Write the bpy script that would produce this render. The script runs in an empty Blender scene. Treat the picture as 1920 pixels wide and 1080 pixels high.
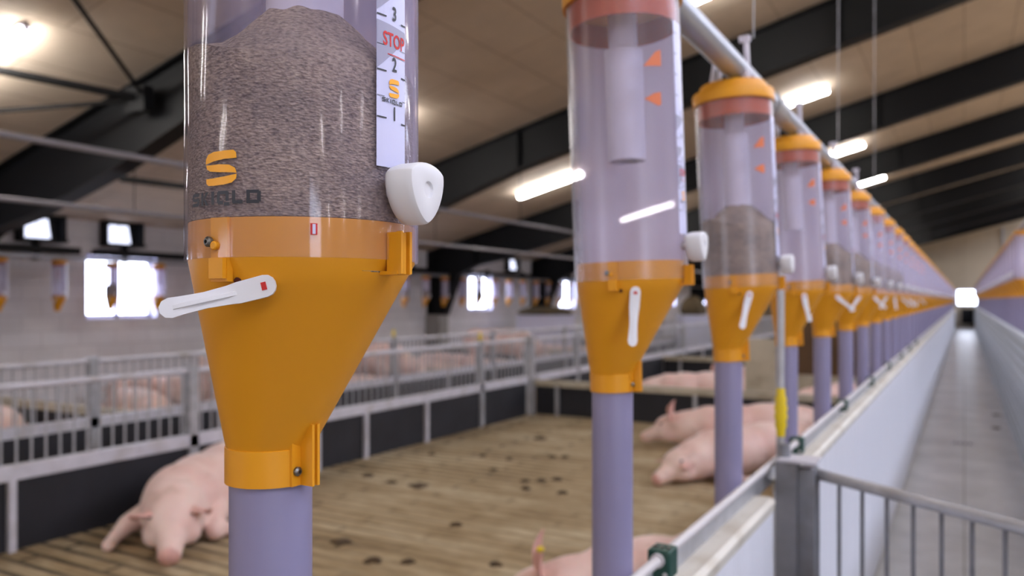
import bpy, bmesh, math, random
from math import sin, cos, pi, radians, sqrt
from mathutils import Vector, Matrix, Euler, noise
random.seed(7)
COL = bpy.context.scene.collection
SC = bpy.context.scene
EYE = 1.40
TH = radians(29.68)
XW = -10.1          # inner face of the left wall
FPX = 1488.0

# ------------------------------------------------------------------ materials
def new_mat(name):
    m = bpy.data.materials.new(name); m.use_nodes = True
    nt = m.node_tree; nt.nodes.clear()
    out = nt.nodes.new('ShaderNodeOutputMaterial')
    return m, nt, out
def N(nt, typ, **kw):
    n = nt.nodes.new(typ)
    for k, v in kw.items():
        if k in n.inputs.keys(): n.inputs[k].default_value = v
        else: setattr(n, k, v)
    return n
def lin(c):
    return tuple(((v/255)/12.92 if v/255 <= .04045 else ((v/255+.055)/1.055)**2.4) for v in c) + (1.0,)
def ramp(nt, stops):
    r = nt.nodes.new('ShaderNodeValToRGB')
    el = r.color_ramp.elements
    while len(el) < len(stops): el.new(0.5)
    for e, (p, c) in zip(el, stops): e.position = p; e.color = c
    return r
def plain(name, rgb, rough=.5, metal=0.0, spec=.5, var=.12, scale=6.0, bump=0.0, bscale=60, coat=0.0, sss=0.0, stretch=(1,1,1), dirt=None, dirt_amt=.5, dirt_scale=3):
    m, nt, out = new_mat(name)
    b = N(nt, 'ShaderNodeBsdfPrincipled'); b.inputs['Roughness'].default_value = rough
    b.inputs['Metallic'].default_value = metal; b.inputs['Specular IOR Level'].default_value = spec
    b.inputs['Coat Weight'].default_value = coat
    if sss:
        b.inputs['Subsurface Weight'].default_value = sss
        b.inputs['Subsurface Radius'].default_value = (.02, .008, .005)
    c = lin(rgb)
    tc = N(nt, 'ShaderNodeTexCoord'); mp = N(nt, 'ShaderNodeMapping'); mp.inputs['Scale'].default_value = stretch
    nt.links.new(tc.outputs['Object'], mp.inputs['Vector'])
    no = N(nt, 'ShaderNodeTexNoise'); no.inputs['Scale'].default_value = scale; no.inputs['Detail'].default_value = 5
    nt.links.new(mp.outputs[0], no.inputs['Vector'])
    lo = tuple(x*(1-var) for x in c[:3]) + (1,); hi = tuple(min(1, x*(1+var)) for x in c[:3]) + (1,)
    r = ramp(nt, [(.3, lo), (.7, hi)])
    nt.links.new(no.outputs['Fac'], r.inputs['Fac'])
    colout = r.outputs['Color']
    if dirt:
        n2 = N(nt, 'ShaderNodeTexNoise'); n2.inputs['Scale'].default_value = dirt_scale; n2.inputs['Detail'].default_value = 8
        nt.links.new(tc.outputs['Object'], n2.inputs['Vector'])
        r2 = ramp(nt, [(.50, (0, 0, 0, 1)), (.72, (dirt_amt,)*3 + (1,))])
        nt.links.new(n2.outputs['Fac'], r2.inputs['Fac'])
        mx = N(nt, 'ShaderNodeMix', data_type='RGBA')
        nt.links.new(r2.outputs['Color'], mx.inputs[0]); nt.links.new(colout, mx.inputs[6])
        mx.inputs[7].default_value = lin(dirt); colout = mx.outputs[2]
    nt.links.new(colout, b.inputs['Base Color'])
    if bump:
        n3 = N(nt, 'ShaderNodeTexNoise'); n3.inputs['Scale'].default_value = bscale; n3.inputs['Detail'].default_value = 4
        nt.links.new(mp.outputs[0], n3.inputs['Vector'])
        bp = N(nt, 'ShaderNodeBump'); bp.inputs['Strength'].default_value = bump; bp.inputs['Distance'].default_value = .01
        nt.links.new(n3.outputs['Fac'], bp.inputs['Height']); nt.links.new(bp.outputs[0], b.inputs['Normal'])
    nt.links.new(b.outputs[0], out.inputs[0])
    return m
def glow(name, rgb, strength):
    m, nt, out = new_mat(name)
    e = N(nt, 'ShaderNodeEmission'); e.inputs['Color'].default_value = lin(rgb); e.inputs['Strength'].default_value = strength
    nt.links.new(e.outputs[0], out.inputs[0]); return m
def hazy(name, rgb, haze, gloss=1.0, rough=.08, streak=.5, back=.4):
    """clear dusty plastic: part see-through, part scattering, glossy skin"""
    m, nt, out = new_mat(name)
    tr = N(nt, 'ShaderNodeBsdfTransparent'); tr.inputs['Color'].default_value = (.97, .96, .99, 1)
    df = N(nt, 'ShaderNodeBsdfDiffuse'); df.inputs['Color'].default_value = lin(rgb)
    tl = N(nt, 'ShaderNodeBsdfTranslucent'); tl.inputs['Color'].default_value = lin(rgb)
    m0 = N(nt, 'ShaderNodeMixShader'); m0.inputs[0].default_value = .45
    nt.links.new(df.outputs[0], m0.inputs[1]); nt.links.new(tl.outputs[0], m0.inputs[2])
    tc = N(nt, 'ShaderNodeTexCoord'); mp = N(nt, 'ShaderNodeMapping'); mp.inputs['Scale'].default_value = (30, 30, 5)
    no = N(nt, 'ShaderNodeTexNoise'); no.inputs['Scale'].default_value = 1.0; no.inputs['Detail'].default_value = 4
    nt.links.new(tc.outputs['Object'], mp.inputs[0]); nt.links.new(mp.outputs[0], no.inputs['Vector'])
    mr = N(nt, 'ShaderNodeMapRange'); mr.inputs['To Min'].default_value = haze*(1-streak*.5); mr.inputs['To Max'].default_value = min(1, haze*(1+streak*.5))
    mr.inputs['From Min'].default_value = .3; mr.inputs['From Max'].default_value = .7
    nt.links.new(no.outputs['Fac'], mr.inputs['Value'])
    # extra haze painted on the half facing down the barn, so it looks lit
    spx = N(nt, 'ShaderNodeSeparateXYZ'); nt.links.new(tc.outputs['Object'], spx.inputs[0])
    az = N(nt, 'ShaderNodeMapRange'); az.inputs['From Min'].default_value = -.01; az.inputs['From Max'].default_value = .05
    az.inputs['To Min'].default_value = 0; az.inputs['To Max'].default_value = back
    nt.links.new(spx.outputs['Y'], az.inputs['Value'])
    hz = N(nt, 'ShaderNodeMath', operation='ADD'); hz.use_clamp = True
    nt.links.new(mr.outputs[0], hz.inputs[0]); nt.links.new(az.outputs[0], hz.inputs[1])
    m1 = N(nt, 'ShaderNodeMixShader'); nt.links.new(hz.outputs[0], m1.inputs[0])
    nt.links.new(tr.outputs[0], m1.inputs[1]); nt.links.new(m0.outputs[0], m1.inputs[2])
    gl = N(nt, 'ShaderNodeBsdfGlossy'); gl.inputs['Roughness'].default_value = rough
    fr = N(nt, 'ShaderNodeFresnel'); geo = N(nt, 'ShaderNodeNewGeometry')
    ir = N(nt, 'ShaderNodeMapRange'); ir.inputs['To Min'].default_value = 1.45; ir.inputs['To Max'].default_value = 1/1.45
    nt.links.new(geo.outputs['Backfacing'], ir.inputs['Value']); nt.links.new(ir.outputs[0], fr.inputs['IOR'])
    mu = N(nt, 'ShaderNodeMath', operation='MULTIPLY'); mu.inputs[1].default_value = gloss
    nt.links.new(fr.outputs[0], mu.inputs[0])
    m2 = N(nt, 'ShaderNodeMixShader'); nt.links.new(mu.outputs[0], m2.inputs[0])
    nt.links.new(m1.outputs[0], m2.inputs[1]); nt.links.new(gl.outputs[0], m2.inputs[2])
    nt.links.new(m2.outputs[0], out.inputs[0])
    return m

M = {}
M['yellow'] = plain('yellow_plastic', (220, 150, 28), rough=.45, var=.03, scale=4, sss=0.0, spec=.35)
M['orange'] = plain('orange_plastic', (176, 68, 8), rough=.5, var=.04)
M['pipe'] = plain('lavender_pipe', (137, 131, 162), rough=.38, var=.03, scale=8, spec=.4)
M['white_plastic'] = plain('white_plastic', (226, 226, 232), rough=.4, var=.02)
M['tube_white'] = plain('drop_tube_white', (205, 200, 214), rough=.4, var=.03)
M['pipe_grey'] = plain('overhead_pipe_grey', (138, 134, 140), rough=.5, metal=.2, var=.08)
M['galv_post'] = plain('galvanised_post_weathered', (128, 128, 134), rough=.5, metal=.3, var=.15, scale=18, dirt=(92, 84, 74), dirt_amt=.5, dirt_scale=12)
M['clear'] = hazy('clear_tube_clean', (214, 206, 232), .07, gloss=.6, back=.35)
M['clear_haze'] = hazy('clear_tube_dusty', (232, 227, 242), .055, gloss=.9, rough=.30, back=.72)
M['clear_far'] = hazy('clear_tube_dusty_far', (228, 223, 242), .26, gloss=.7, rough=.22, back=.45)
M['galv'] = plain('galvanised_steel', (178, 178, 182), rough=.42, metal=.4, var=.12, scale=20, dirt=(110, 100, 84), dirt_amt=.35, dirt_scale=9)
M['galv_white'] = plain('galvanised_rail_pale', (202, 199, 206), rough=.5, metal=.15, var=.1, scale=14, dirt=(140, 128, 100), dirt_amt=.5, dirt_scale=7)
M['auger'] = plain('auger_tube_steel', (168, 172, 184), rough=.35, metal=.6, var=.06, scale=10)
M['steel_dark'] = plain('screw_steel', (120, 118, 115), rough=.3, metal=.9, var=.05)
M['black'] = plain('black_steel', (13, 13, 15), rough=.6, var=.15, scale=3, spec=.25)
M['board_black'] = plain('black_board', (26, 26, 32), rough=.6, var=.3, scale=4, bump=.2, bscale=12)
M['hole'] = plain('dark_hole', (70, 20, 8), rough=.8, var=.05)
M['red'] = plain('red_mark', (196, 40, 40), rough=.6, var=.02)
M['label'] = plain('label_white', (196, 196, 226), rough=.35, var=.01)
M['label_grey'] = plain('label_grey', (150, 148, 172), rough=.45, var=.02)
M['print_grey'] = plain('print_dark_grey', (42, 44, 52), rough=.5, var=.03)
M['print_yellow'] = plain('print_yellow', (240, 165, 20), rough=.4, var=.05, scale=30)
M['print_orange'] = plain('print_orange', (206, 112, 70), rough=.5, var=.03)
M['yellow_tag'] = plain('yellow_tag', (226, 196, 20), rough=.5, var=.06)
M['green'] = plain('dark_green_plastic', (14, 62, 52), rough=.45, var=.08)
M['panel'] = plain('white_panel', (228, 227, 234), rough=.32, var=.03, scale=2, stretch=(1, 8, .6))
M['ledge'] = plain('panel_ledge_beige', (205, 198, 186), rough=.5, var=.06, scale=6, dirt=(150, 130, 100), dirt_amt=.5, dirt_scale=8)
M['rod'] = plain('white_rod', (196, 190, 190), rough=.4, var=.04)
M['beige_board'] = plain('beige_board', (182, 172, 152), rough=.7, var=.1, scale=5, dirt=(120, 96, 60), dirt_amt=.5, dirt_scale=6)
M['brown_board'] = plain('brown_board', (88, 62, 34), rough=.6, var=.15)
M['straw'] = plain('straw_heap', (86, 72, 50), rough=.9, var=.5, scale=30, bump=1.0, bscale=40)
M['window_white'] = plain('window_frame_white', (214, 212, 232), rough=.4, var=.02)
M['pig_eye'] = plain('pig_eye_dark', (40, 22, 20), rough=.2, var=.05)
M['hoof'] = plain('hoof_grey', (74, 64, 58), rough=.6, var=.1)
M['manure'] = plain('manure', (70, 52, 28), rough=.75, var=.35, scale=20, bump=.8, bscale=50)
M['lamp_tube'] = glow('lamp_tube_light', (254, 250, 244), 58.0)
M['daylight'] = glow('daylit_glass', (226, 234, 255), 11.0)
M['daylight_soft'] = glow('daylit_flap', (225, 230, 255), 2.0)
M['concrete_pier'] = plain('concrete_pier', (150, 146, 142), rough=.8, var=.1)

def mat_feed():
    m, nt, out = new_mat('ground_feed')
    b = N(nt, 'ShaderNodeBsdfPrincipled'); b.inputs['Roughness'].default_value = .95; b.inputs['Specular IOR Level'].default_value = .1
    tc = N(nt, 'ShaderNodeTexCoord'); mp = N(nt, 'ShaderNodeMapping'); mp.inputs['Scale'].default_value = (1, 1, 2.0)
    nt.links.new(tc.outputs['Object'], mp.inputs[0])
    n1 = N(nt, 'ShaderNodeTexNoise'); n1.inputs['Scale'].default_value = 260; n1.inputs['Detail'].default_value = 4
    n2 = N(nt, 'ShaderNodeTexNoise'); n2.inputs['Scale'].default_value = 22; n2.inputs['Detail'].default_value = 5
    vo = N(nt, 'ShaderNodeTexVoronoi'); vo.inputs['Scale'].default_value = 330
    for n in (n1, n2, vo): nt.links.new(mp.outputs[0], n.inputs['Vector'])
    r1 = ramp(nt, [(.30, lin((116, 101, 91))), (.5, lin((164, 147, 131))), (.72, lin((190, 173, 152)))])
    nt.links.new(n1.outputs['Fac'], r1.inputs['Fac'])
    r2 = ramp(nt, [(.35, (.74, .74, .76, 1)), (.65, (1, .99, .96, 1))])
    nt.links.new(n2.outputs['Fac'], r2.inputs['Fac'])
    mx = N(nt, 'ShaderNodeMix', data_type='RGBA', blend_type='MULTIPLY'); mx.inputs[0].default_value = 1
    nt.links.new(r1.outputs[0], mx.inputs[6]); nt.links.new(r2.outputs[0], mx.inputs[7])
    nt.links.new(mx.outputs[2], b.inputs['Base Color'])
    ad = N(nt, 'ShaderNodeMath', operation='ADD'); nt.links.new(n1.outputs['Fac'], ad.inputs[0]); nt.links.new(vo.outputs['Distance'], ad.inputs[1])
    bp = N(nt, 'ShaderNodeBump'); bp.inputs['Strength'].default_value = .9; bp.inputs['Distance'].default_value = .002
    nt.links.new(ad.outputs[0], bp.inputs['Height']); nt.links.new(bp.outputs[0], b.inputs['Normal'])
    nt.links.new(b.outputs[0], out.inputs[0]); return m
M['feed'] = mat_feed()

def mat_pig():
    m, nt, out = new_mat('pig_skin')
    b = N(nt, 'ShaderNodeBsdfPrincipled'); b.inputs['Roughness'].default_value = .55; b.inputs['Specular IOR Level'].default_value = .35
    b.inputs['Subsurface Weight'].default_value = .15; b.inputs['Subsurface Radius'].default_value = (.03, .01, .006)
    b.inputs['Sheen Weight'].default_value = .25
    tc = N(nt, 'ShaderNodeTexCoord')
    n1 = N(nt, 'ShaderNodeTexNoise'); n1.inputs['Scale'].default_value = 4; n1.inputs['Detail'].default_value = 6
    n2 = N(nt, 'ShaderNodeTexNoise'); n2.inputs['Scale'].default_value = 7; n2.inputs['Detail'].default_value = 8
    for n in (n1, n2): nt.links.new(tc.outputs['Object'], n.inputs['Vector'])
    r1 = ramp(nt, [(.3, lin((224, 182, 170))), (.7, lin((240, 212, 200)))]); nt.links.new(n1.outputs['Fac'], r1.inputs['Fac'])
    r2 = ramp(nt, [(.56, (0, 0, 0, 1)), (.74, (.55, .55, .55, 1))]); nt.links.new(n2.outputs['Fac'], r2.inputs['Fac'])
    mx = N(nt, 'ShaderNodeMix', data_type='RGBA'); mx.inputs[7].default_value = lin((168, 126, 96))
    nt.links.new(r2.outputs[0], mx.inputs[0]); nt.links.new(r1.outputs[0], mx.inputs[6])
    nt.links.new(mx.outputs[2], b.inputs['Base Color'])
    bp = N(nt, 'ShaderNodeBump'); bp.inputs['Strength'].default_value = .15; bp.inputs['Distance'].default_value = .02
    nt.links.new(n2.outputs['Fac'], bp.inputs['Height']); nt.links.new(bp.outputs[0], b.inputs['Normal'])
    nt.links.new(b.outputs[0], out.inputs[0]); return m
M['pig'] = mat_pig()
M['pig_dark'] = plain('pig_ear_snout', (214, 164, 152), rough=.5, var=.15, scale=14, sss=.1)
M['pig_inner'] = plain('pig_inner_ear', (150, 74, 62), rough=.7, var=.15, scale=14)

def mat_slats():
    m, nt, out = new_mat('slatted_concrete')
    b = N(nt, 'ShaderNodeBsdfPrincipled'); b.inputs['Roughness'].default_value = .8; b.inputs['Specular IOR Level'].default_value = .3
    tc = N(nt, 'ShaderNodeTexCoord')
    br = N(nt, 'ShaderNodeTexBrick'); br.offset = .5
    br.inputs['Scale'].default_value = 1; br.inputs['Mortar Size'].default_value = .020
    br.inputs['Mortar Smooth'].default_value = .25; br.inputs['Brick Width'].default_value = 1.1; br.inputs['Row Height'].default_value = .125
    br.inputs['Color1'].default_value = (1, 1, 1, 1); br.inputs['Color2'].default_value = (1, 1, 1, 1); br.inputs['Mortar'].default_value = (0, 0, 0, 1)
    nt.links.new(tc.outputs['Object'], br.inputs['Vector'])
    n1 = N(nt, 'ShaderNodeTexNoise'); n1.inputs['Scale'].default_value = 1.3; n1.inputs['Detail'].default_value = 9; n1.inputs['Roughness'].default_value = .65
    n2 = N(nt, 'ShaderNodeTexNoise'); n2.inputs['Scale'].default_value = 9; n2.inputs['Detail'].default_value = 7
    n3 = N(nt, 'ShaderNodeTexNoise'); n3.inputs['Scale'].default_value = .5; n3.inputs['Detail'].default_value = 3
    mp = N(nt, 'ShaderNodeMapping'); mp.inputs['Scale'].default_value = (.6, 1.8, 1)
    nt.links.new(tc.outputs['Object'], mp.inputs[0])
    for n in (n1, n2): nt.links.new(mp.outputs[0], n.inputs['Vector'])
    nt.links.new(tc.outputs['Object'], n3.inputs['Vector'])
    r1 = ramp(nt, [(.25, lin((108, 86, 56))), (.47, lin((168, 146, 112))), (.75, lin((202, 186, 156)))]); nt.links.new(n1.outputs['Fac'], r1.inputs['Fac'])
    r2 = ramp(nt, [(.3, (.72, .68, .6, 1)), (.6, (1, 1, 1, 1))]); nt.links.new(n2.outputs['Fac'], r2.inputs['Fac'])
    mx = N(nt, 'ShaderNodeMix', data_type='RGBA', blend_type='MULTIPLY'); mx.inputs[0].default_value = 1
    nt.links.new(r1.outputs[0], mx.inputs[6]); nt.links.new(r2.outputs[0], mx.inputs[7])
    # slots are clear by the left fence and clogged with dry muck towards the feeding row
    sx = N(nt, 'ShaderNodeSeparateXYZ'); nt.links.new(tc.outputs['Object'], sx.inputs[0])
    mr = N(nt, 'ShaderNodeMapRange'); mr.inputs['From Min'].default_value = -4.2; mr.inputs['From Max'].default_value = -2.6
    mr.inputs['To Min'].default_value = .95; mr.inputs['To Max'].default_value = .24
    nt.links.new(sx.outputs['X'], mr.inputs['Value'])
    ad = N(nt, 'ShaderNodeMapRange'); ad.inputs['From Min'].default_value = .35; ad.inputs['From Max'].default_value = .6
    ad.inputs['To Min'].default_value = .45; ad.inputs['To Max'].default_value = 1
    nt.links.new(n3.outputs['Fac'], ad.inputs['Value'])
    mu = N(nt, 'ShaderNodeMath', operation='MULTIPLY'); nt.links.new(mr.outputs[0], mu.inputs[0]); nt.links.new(ad.outputs[0], mu.inputs[1])
    iv = N(nt, 'ShaderNodeMath', operation='SUBTRACT'); iv.inputs[0].default_value = 1; nt.links.new(br.outputs['Color'], iv.inputs[1])
    mu2 = N(nt, 'ShaderNodeMath', operation='MULTIPLY'); nt.links.new(iv.outputs[0], mu2.inputs[0]); nt.links.new(mu.outputs[0], mu2.inputs[1])
    mx2 = N(nt, 'ShaderNodeMix', data_type='RGBA'); mx2.inputs[7].default_value = lin((30, 24, 18))
    nt.links.new(mu2.outputs[0], mx2.inputs[0]); nt.links.new(mx.outputs[2], mx2.inputs[6])
    nt.links.new(mx2.outputs[2], b.inputs['Base Color'])
    h = N(nt, 'ShaderNodeMath', operation='MULTIPLY_ADD'); h.inputs[1].default_value = -1.0
    nt.links.new(mu2.outputs[0], h.inputs[0]); nt.links.new(n2.outputs['Fac'], h.inputs[2])
    bp = N(nt, 'ShaderNodeBump'); bp.inputs['Strength'].default_value = .6; bp.inputs['Distance'].default_value = .02
    nt.links.new(h.outputs[0], bp.inputs['Height']); nt.links.new(bp.outputs[0], b.inputs['Normal'])
    nt.links.new(b.outputs[0], out.inputs[0]); return m
M['slats'] = mat_slats()

def mat_bricky(name, c1, c2, mortar, w, h, msize, axis, rough=.8, noise_amt=.12, bump=.25, offset=.5):
    m, nt, out = new_mat(name)
    b = N(nt, 'ShaderNodeBsdfPrincipled'); b.inputs['Roughness'].default_value = rough; b.inputs['Specular IOR Level'].default_value = .25
    tc = N(nt, 'ShaderNodeTexCoord'); sp = N(nt, 'ShaderNodeSeparateXYZ'); cb = N(nt, 'ShaderNodeCombineXYZ')
    nt.links.new(tc.outputs['Object'], sp.inputs[0])
    nt.links.new(sp.outputs[axis[0]], cb.inputs['X']); nt.links.new(sp.outputs[axis[1]], cb.inputs['Y'])
    br = N(nt, 'ShaderNodeTexBrick'); br.offset = offset; br.inputs['Scale'].default_value = 1
    br.inputs['Brick Width'].default_value = w; br.inputs['Row Height'].default_value = h; br.inputs['Mortar Size'].default_value = msize
    br.inputs['Mortar Smooth'].default_value = .3
    br.inputs['Color1'].default_value = lin(c1); br.inputs['Color2'].default_value = lin(c2); br.inputs['Mortar'].default_value = lin(mortar)
    nt.links.new(cb.outputs[0], br.inputs['Vector'])
    no = N(nt, 'ShaderNodeTexNoise'); no.inputs['Scale'].default_value = 2.2; no.inputs['Detail'].default_value = 9; no.inputs['Roughness'].default_value = .65
    nt.links.new(tc.outputs['Object'], no.inputs['Vector'])
    r = ramp(nt, [(.3, (1-noise_amt,)*3 + (1,)), (.7, (1, 1, 1, 1))]); nt.links.new(no.outputs['Fac'], r.inputs['Fac'])
    mx = N(nt, 'ShaderNodeMix', data_type='RGBA', blend_type='MULTIPLY'); mx.inputs[0].default_value = 1
    nt.links.new(br.outputs['Color'], mx.inputs[6]); nt.links.new(r.outputs[0], mx.inputs[7])
    nt.links.new(mx.outputs[2], b.inputs['Base Color'])
    n2 = N(nt, 'ShaderNodeTexNoise'); n2.inputs['Scale'].default_value = 45; nt.links.new(tc.outputs['Object'], n2.inputs['Vector'])
    bp = N(nt, 'ShaderNodeBump'); bp.inputs['Strength'].default_value = bump; bp.inputs['Distance'].default_value = .006
    nt.links.new(n2.outputs['Fac'], bp.inputs['Height']); nt.links.new(bp.outputs[0], b.inputs['Normal'])
    nt.links.new(b.outputs[0], out.inputs[0]); return m
M['ceiling'] = mat_bricky('ceiling_boards', (206, 189, 171), (199, 182, 164), (176, 158, 140), 2.4, .6, .012, ('Y', 'X'), noise_amt=.16)
M['wall'] = mat_bricky('painted_block_wall', (228, 224, 228), (223, 219, 223), (206, 201, 206), .5, .2, .008, ('Y', 'Z'), noise_amt=.12)
M['wall_end'] = mat_bricky('end_wall_panels', (196, 182, 160), (190, 176, 154), (170, 156, 136), 1.0, 8.0, .01, ('X', 'Z'), noise_amt=.1, offset=0)
M['corridor'] = mat_bricky('corridor_concrete', (232, 231, 230), (224, 223, 221), (176, 174, 166), .8, 2.0, .006, ('X', 'Y'), noise_amt=.35, rough=.3, offset=0)
M['right_panel'] = mat_bricky('grooved_panel', (196, 202, 206), (186, 192, 196), (130, 134, 130), 30, .1, .012, ('Y', 'Z'), noise_amt=.15, rough=.4)

# ------------------------------------------------------------------ mesh helpers
class MB:
    def __init__(s): s.v = []; s.f = []; s.m = []
    def _add(s, vs, fs, mi=0):
        o = len(s.v); s.v += [tuple(v) for v in vs]; s.f += [tuple(i+o for i in f) for f in fs]; s.m += [mi]*len(fs); return s
    def box(s, a, b, mi=0, rot=None, about=(0, 0, 0)):
        x0, y0, z0 = a; x1, y1, z1 = b
        vs = [(x0, y0, z0), (x1, y0, z0), (x1, y1, z0), (x0, y1, z0), (x0, y0, z1), (x1, y0, z1), (x1, y1, z1), (x0, y1, z1)]
        if rot is not None: vs = [tuple(rot @ (Vector(v)-Vector(about)) + Vector(about)) for v in vs]
        return s._add(vs, [(0, 3, 2, 1), (4, 5, 6, 7), (0, 1, 5, 4), (1, 2, 6, 5), (2, 3, 7, 6), (3, 0, 4, 7)], mi)
    def rings(s, rings, closed=False, cap=True, mi=0):
        n = len(rings[0]); vs = [p for r in rings for p in r]; fs = []
        k = len(rings)
        for i in range(k if closed else k-1):
            a = i*n; b = ((i+1) % k)*n
            for j in range(n): fs.append((a+j, a+(j+1) % n, b+(j+1) % n, b+j))
        if cap and not closed: fs.append(tuple(reversed(range(n)))); fs.append(tuple(range((k-1)*n, k*n)))
        return s._add(vs, fs, mi)
    def lathe(s, prof, seg=32, c=(0, 0), closed=False, cap=False, mi=0):
        rs = []
        for p in prof:
            r, z = p[0], p[1]; ox = p[2] if len(p) > 2 else 0; oy = p[3] if len(p) > 3 else 0
            rs.append([(c[0]+ox+r*cos(2*pi*j/seg), c[1]+oy+r*sin(2*pi*j/seg), z) for j in range(seg)])
        return s.rings(rs, closed=closed, cap=cap, mi=mi)
    def tube(s, pts, r, seg=12, mi=0, cap=True):
        pts = [Vector(p) for p in pts]; rs = []; n = len(pts)
        rad = r if isinstance(r, (list, tuple)) else [r]*n
        up = None
        for i, p in enumerate(pts):
            t = (pts[min(i+1, n-1)]-pts[max(i-1, 0)]).normalized()
            if up is None:
                up = Vector((0, 0, 1)) if abs(t.z) < .9 else Vector((1, 0, 0))
            a = (up - t*up.dot(t)).normalized(); b = t.cross(a); up = a
            rs.append([tuple(p + a*rad[i]*cos(2*pi*j/seg) + b*rad[i]*sin(2*pi*j/seg)) for j in range(seg)])
        return s.rings(rs, cap=cap, mi=mi)
    def ellip(s, c, r, rot=None, seg=20, rr=12, mi=0):
        rs = []
        R = rot or Matrix.Identity(3)
        for i in range(1, rr):
            a = pi*i/rr
            rs.append([tuple(Vector(c) + R @ Vector((r[0]*sin(a)*cos(2*pi*j/seg), r[1]*sin(a)*sin(2*pi*j/seg), -r[2]*cos(a)))) for j in range(seg)])
        return s.rings(rs, mi=mi)
    def prism(s, poly, t0, t1, axis='Y', mi=0):
        def P(u, v, t): return {'Y': (u, t, v), 'X': (t, u, v), 'Z': (u, v, t)}[axis]
        n = len(poly); vs = [P(u, v, t0) for u, v in poly] + [P(u, v, t1) for u, v in poly]
        fs = [tuple(range(n)), tuple(reversed(range(n, 2*n)))] + [(i, i+n, (i+1) % n+n, (i+1) % n) for i in range(n)]
        return s._add(vs, fs, mi)
    def mesh(s, name, smooth=35, fix=True):
        me = bpy.data.meshes.new(name); me.from_pydata(s.v, [], s.f)
        me.polygons.foreach_set('material_index', s.m)
        if fix:
            bm = bmesh.new(); bm.from_mesh(me); bmesh.ops.recalc_face_normals(bm, faces=bm.faces); bm.to_mesh(me); bm.free()
        if smooth:
            me.polygons.foreach_set('use_smooth', [True]*len(me.polygons)); me.set_sharp_from_angle(angle=radians(smooth))
        me.update(); return me
def link(name, me, mats, parent=None, M4=None):
    if not isinstance(mats, (list, tuple)): mats = [mats]
    if me is not None and not me.materials:
        for m in mats: me.materials.append(m)
    o = bpy.data.objects.new(name, me); COL.objects.link(o)
    if parent is not None: o.parent = parent
    if M4 is not None: o.matrix_local = M4
    return o
def build(name, mb, mats, parent=None, smooth=35): return link(name, mb.mesh(name, smooth), mats, parent)
def bevel(o, w, seg=2):
    md = o.modifiers.new('bevel', 'BEVEL'); md.width = w; md.segments = seg; md.limit_method = 'ANGLE'; return o
def tag(o, label, cat, group=None, kind=None):
    o['label'] = label; o['category'] = cat
    if group: o['group'] = group
    if kind: o['kind'] = kind
    return o
def thing(name, loc, label, cat, group=None, rz=0):
    o = bpy.data.objects.new(name, None); COL.objects.link(o); o.location = loc; o.rotation_euler = (0, 0, rz)
    o.empty_display_size = .05
    return tag(o, label, cat, group)
def struct(name, mb, mats, smooth=35):
    o = build(name, mb, mats, None, smooth); o['kind'] = 'structure'; return o

def bend_poly(polys, az, z0, R, name, mi_list=None, maxlen=.004):
    """flat outlines (u right, v up, metres) wrapped on a cylinder of radius R at azimuth az"""
    bm = bmesh.new()
    for k, poly in enumerate(polys):
        vs = [bm.verts.new((u, v, 0)) for u, v in poly]
        f = bm.faces.new(vs); f.material_index = mi_list[k] if mi_list else 0
    bmesh.ops.triangulate(bm, faces=bm.faces)
    for _ in range(5):
        es = [e for e in bm.edges if e.calc_length() > maxlen]
        if not es: break
        bmesh.ops.subdivide_edges(bm, edges=es, cuts=1)
        bmesh.ops.triangulate(bm, faces=bm.faces)
    for v in bm.verts:
        a = az + v.co.x/R; z = v.co.y
        v.co = (R*cos(a), R*sin(a), z0+z)
    me = bpy.data.meshes.new(name); bm.to_mesh(me); bm.free(); return me
_tc = {}
def text_mesh(body, size, az, z0, R, name, narrow=1.0, align='CENTER'):
    cu = bpy.data.curves.new('txt', 'FONT'); cu.body = body; cu.size = size; cu.align_x = align; cu.resolution_u = 3; cu.offset = size*.02
    ob = bpy.data.objects.new('txt', cu); COL.objects.link(ob); bpy.context.view_layer.update()
    me = bpy.data.meshes.new_from_object(ob.evaluated_get(bpy.context.evaluated_depsgraph_get()))
    bpy.data.objects.remove(ob)
    for v in me.vertices:
        a = az + v.co.x*narrow/R; z = v.co.y; v.co = (R*cos(a), R*sin(a), z0+z)
    me.name = name; me.materials.clear(); return me

# ------------------------------------------------------------------ world, camera, exposure
w = bpy.data.worlds.new('World'); SC.world = w; w.use_nodes = True
bg = w.node_tree.nodes['Background']; bg.inputs[0].default_value = (.75, .85, 1, 1); bg.inputs[1].default_value = 1.0
cam = bpy.data.cameras.new('camera'); co = bpy.data.objects.new('camera', cam); COL.objects.link(co)
co.location = (0, 0, EYE); co.rotation_euler = (pi/2, 0, TH)
cam.sensor_width = 36; cam.lens = FPX/1920*36; cam.shift_y = 22/1920; cam.clip_start = .02; cam.clip_end = 300
cam.dof.use_dof = True; cam.dof.focus_distance = .53; cam.dof.aperture_fstop = 6.2
SC.camera = co
SC.view_settings.view_transform = 'Standard'; SC.view_settings.look = 'None'; SC.view_settings.gamma = 1
SC.view_settings.use_curve_mapping = False; SC.view_settings.exposure = 0.0
SC.cycles.use_denoising = True
SC.cycles.transparent_max_bounces = 32; SC.cycles.max_bounces = 8; SC.cycles.diffuse_bounces = 5
SC.cycles.sample_clamp_indirect = 6; SC.cycles.caustics_reflective = False; SC.cycles.caustics_refractive = False

def P(px, py, d):
    """world point seen at a pixel of the photograph at a depth"""
    sx = (px-960)/FPX*d; z = EYE + (562-py)/FPX*d
    return Vector((sx*cos(TH)-d*sin(TH), sx*sin(TH)+d*cos(TH), z))

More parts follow.
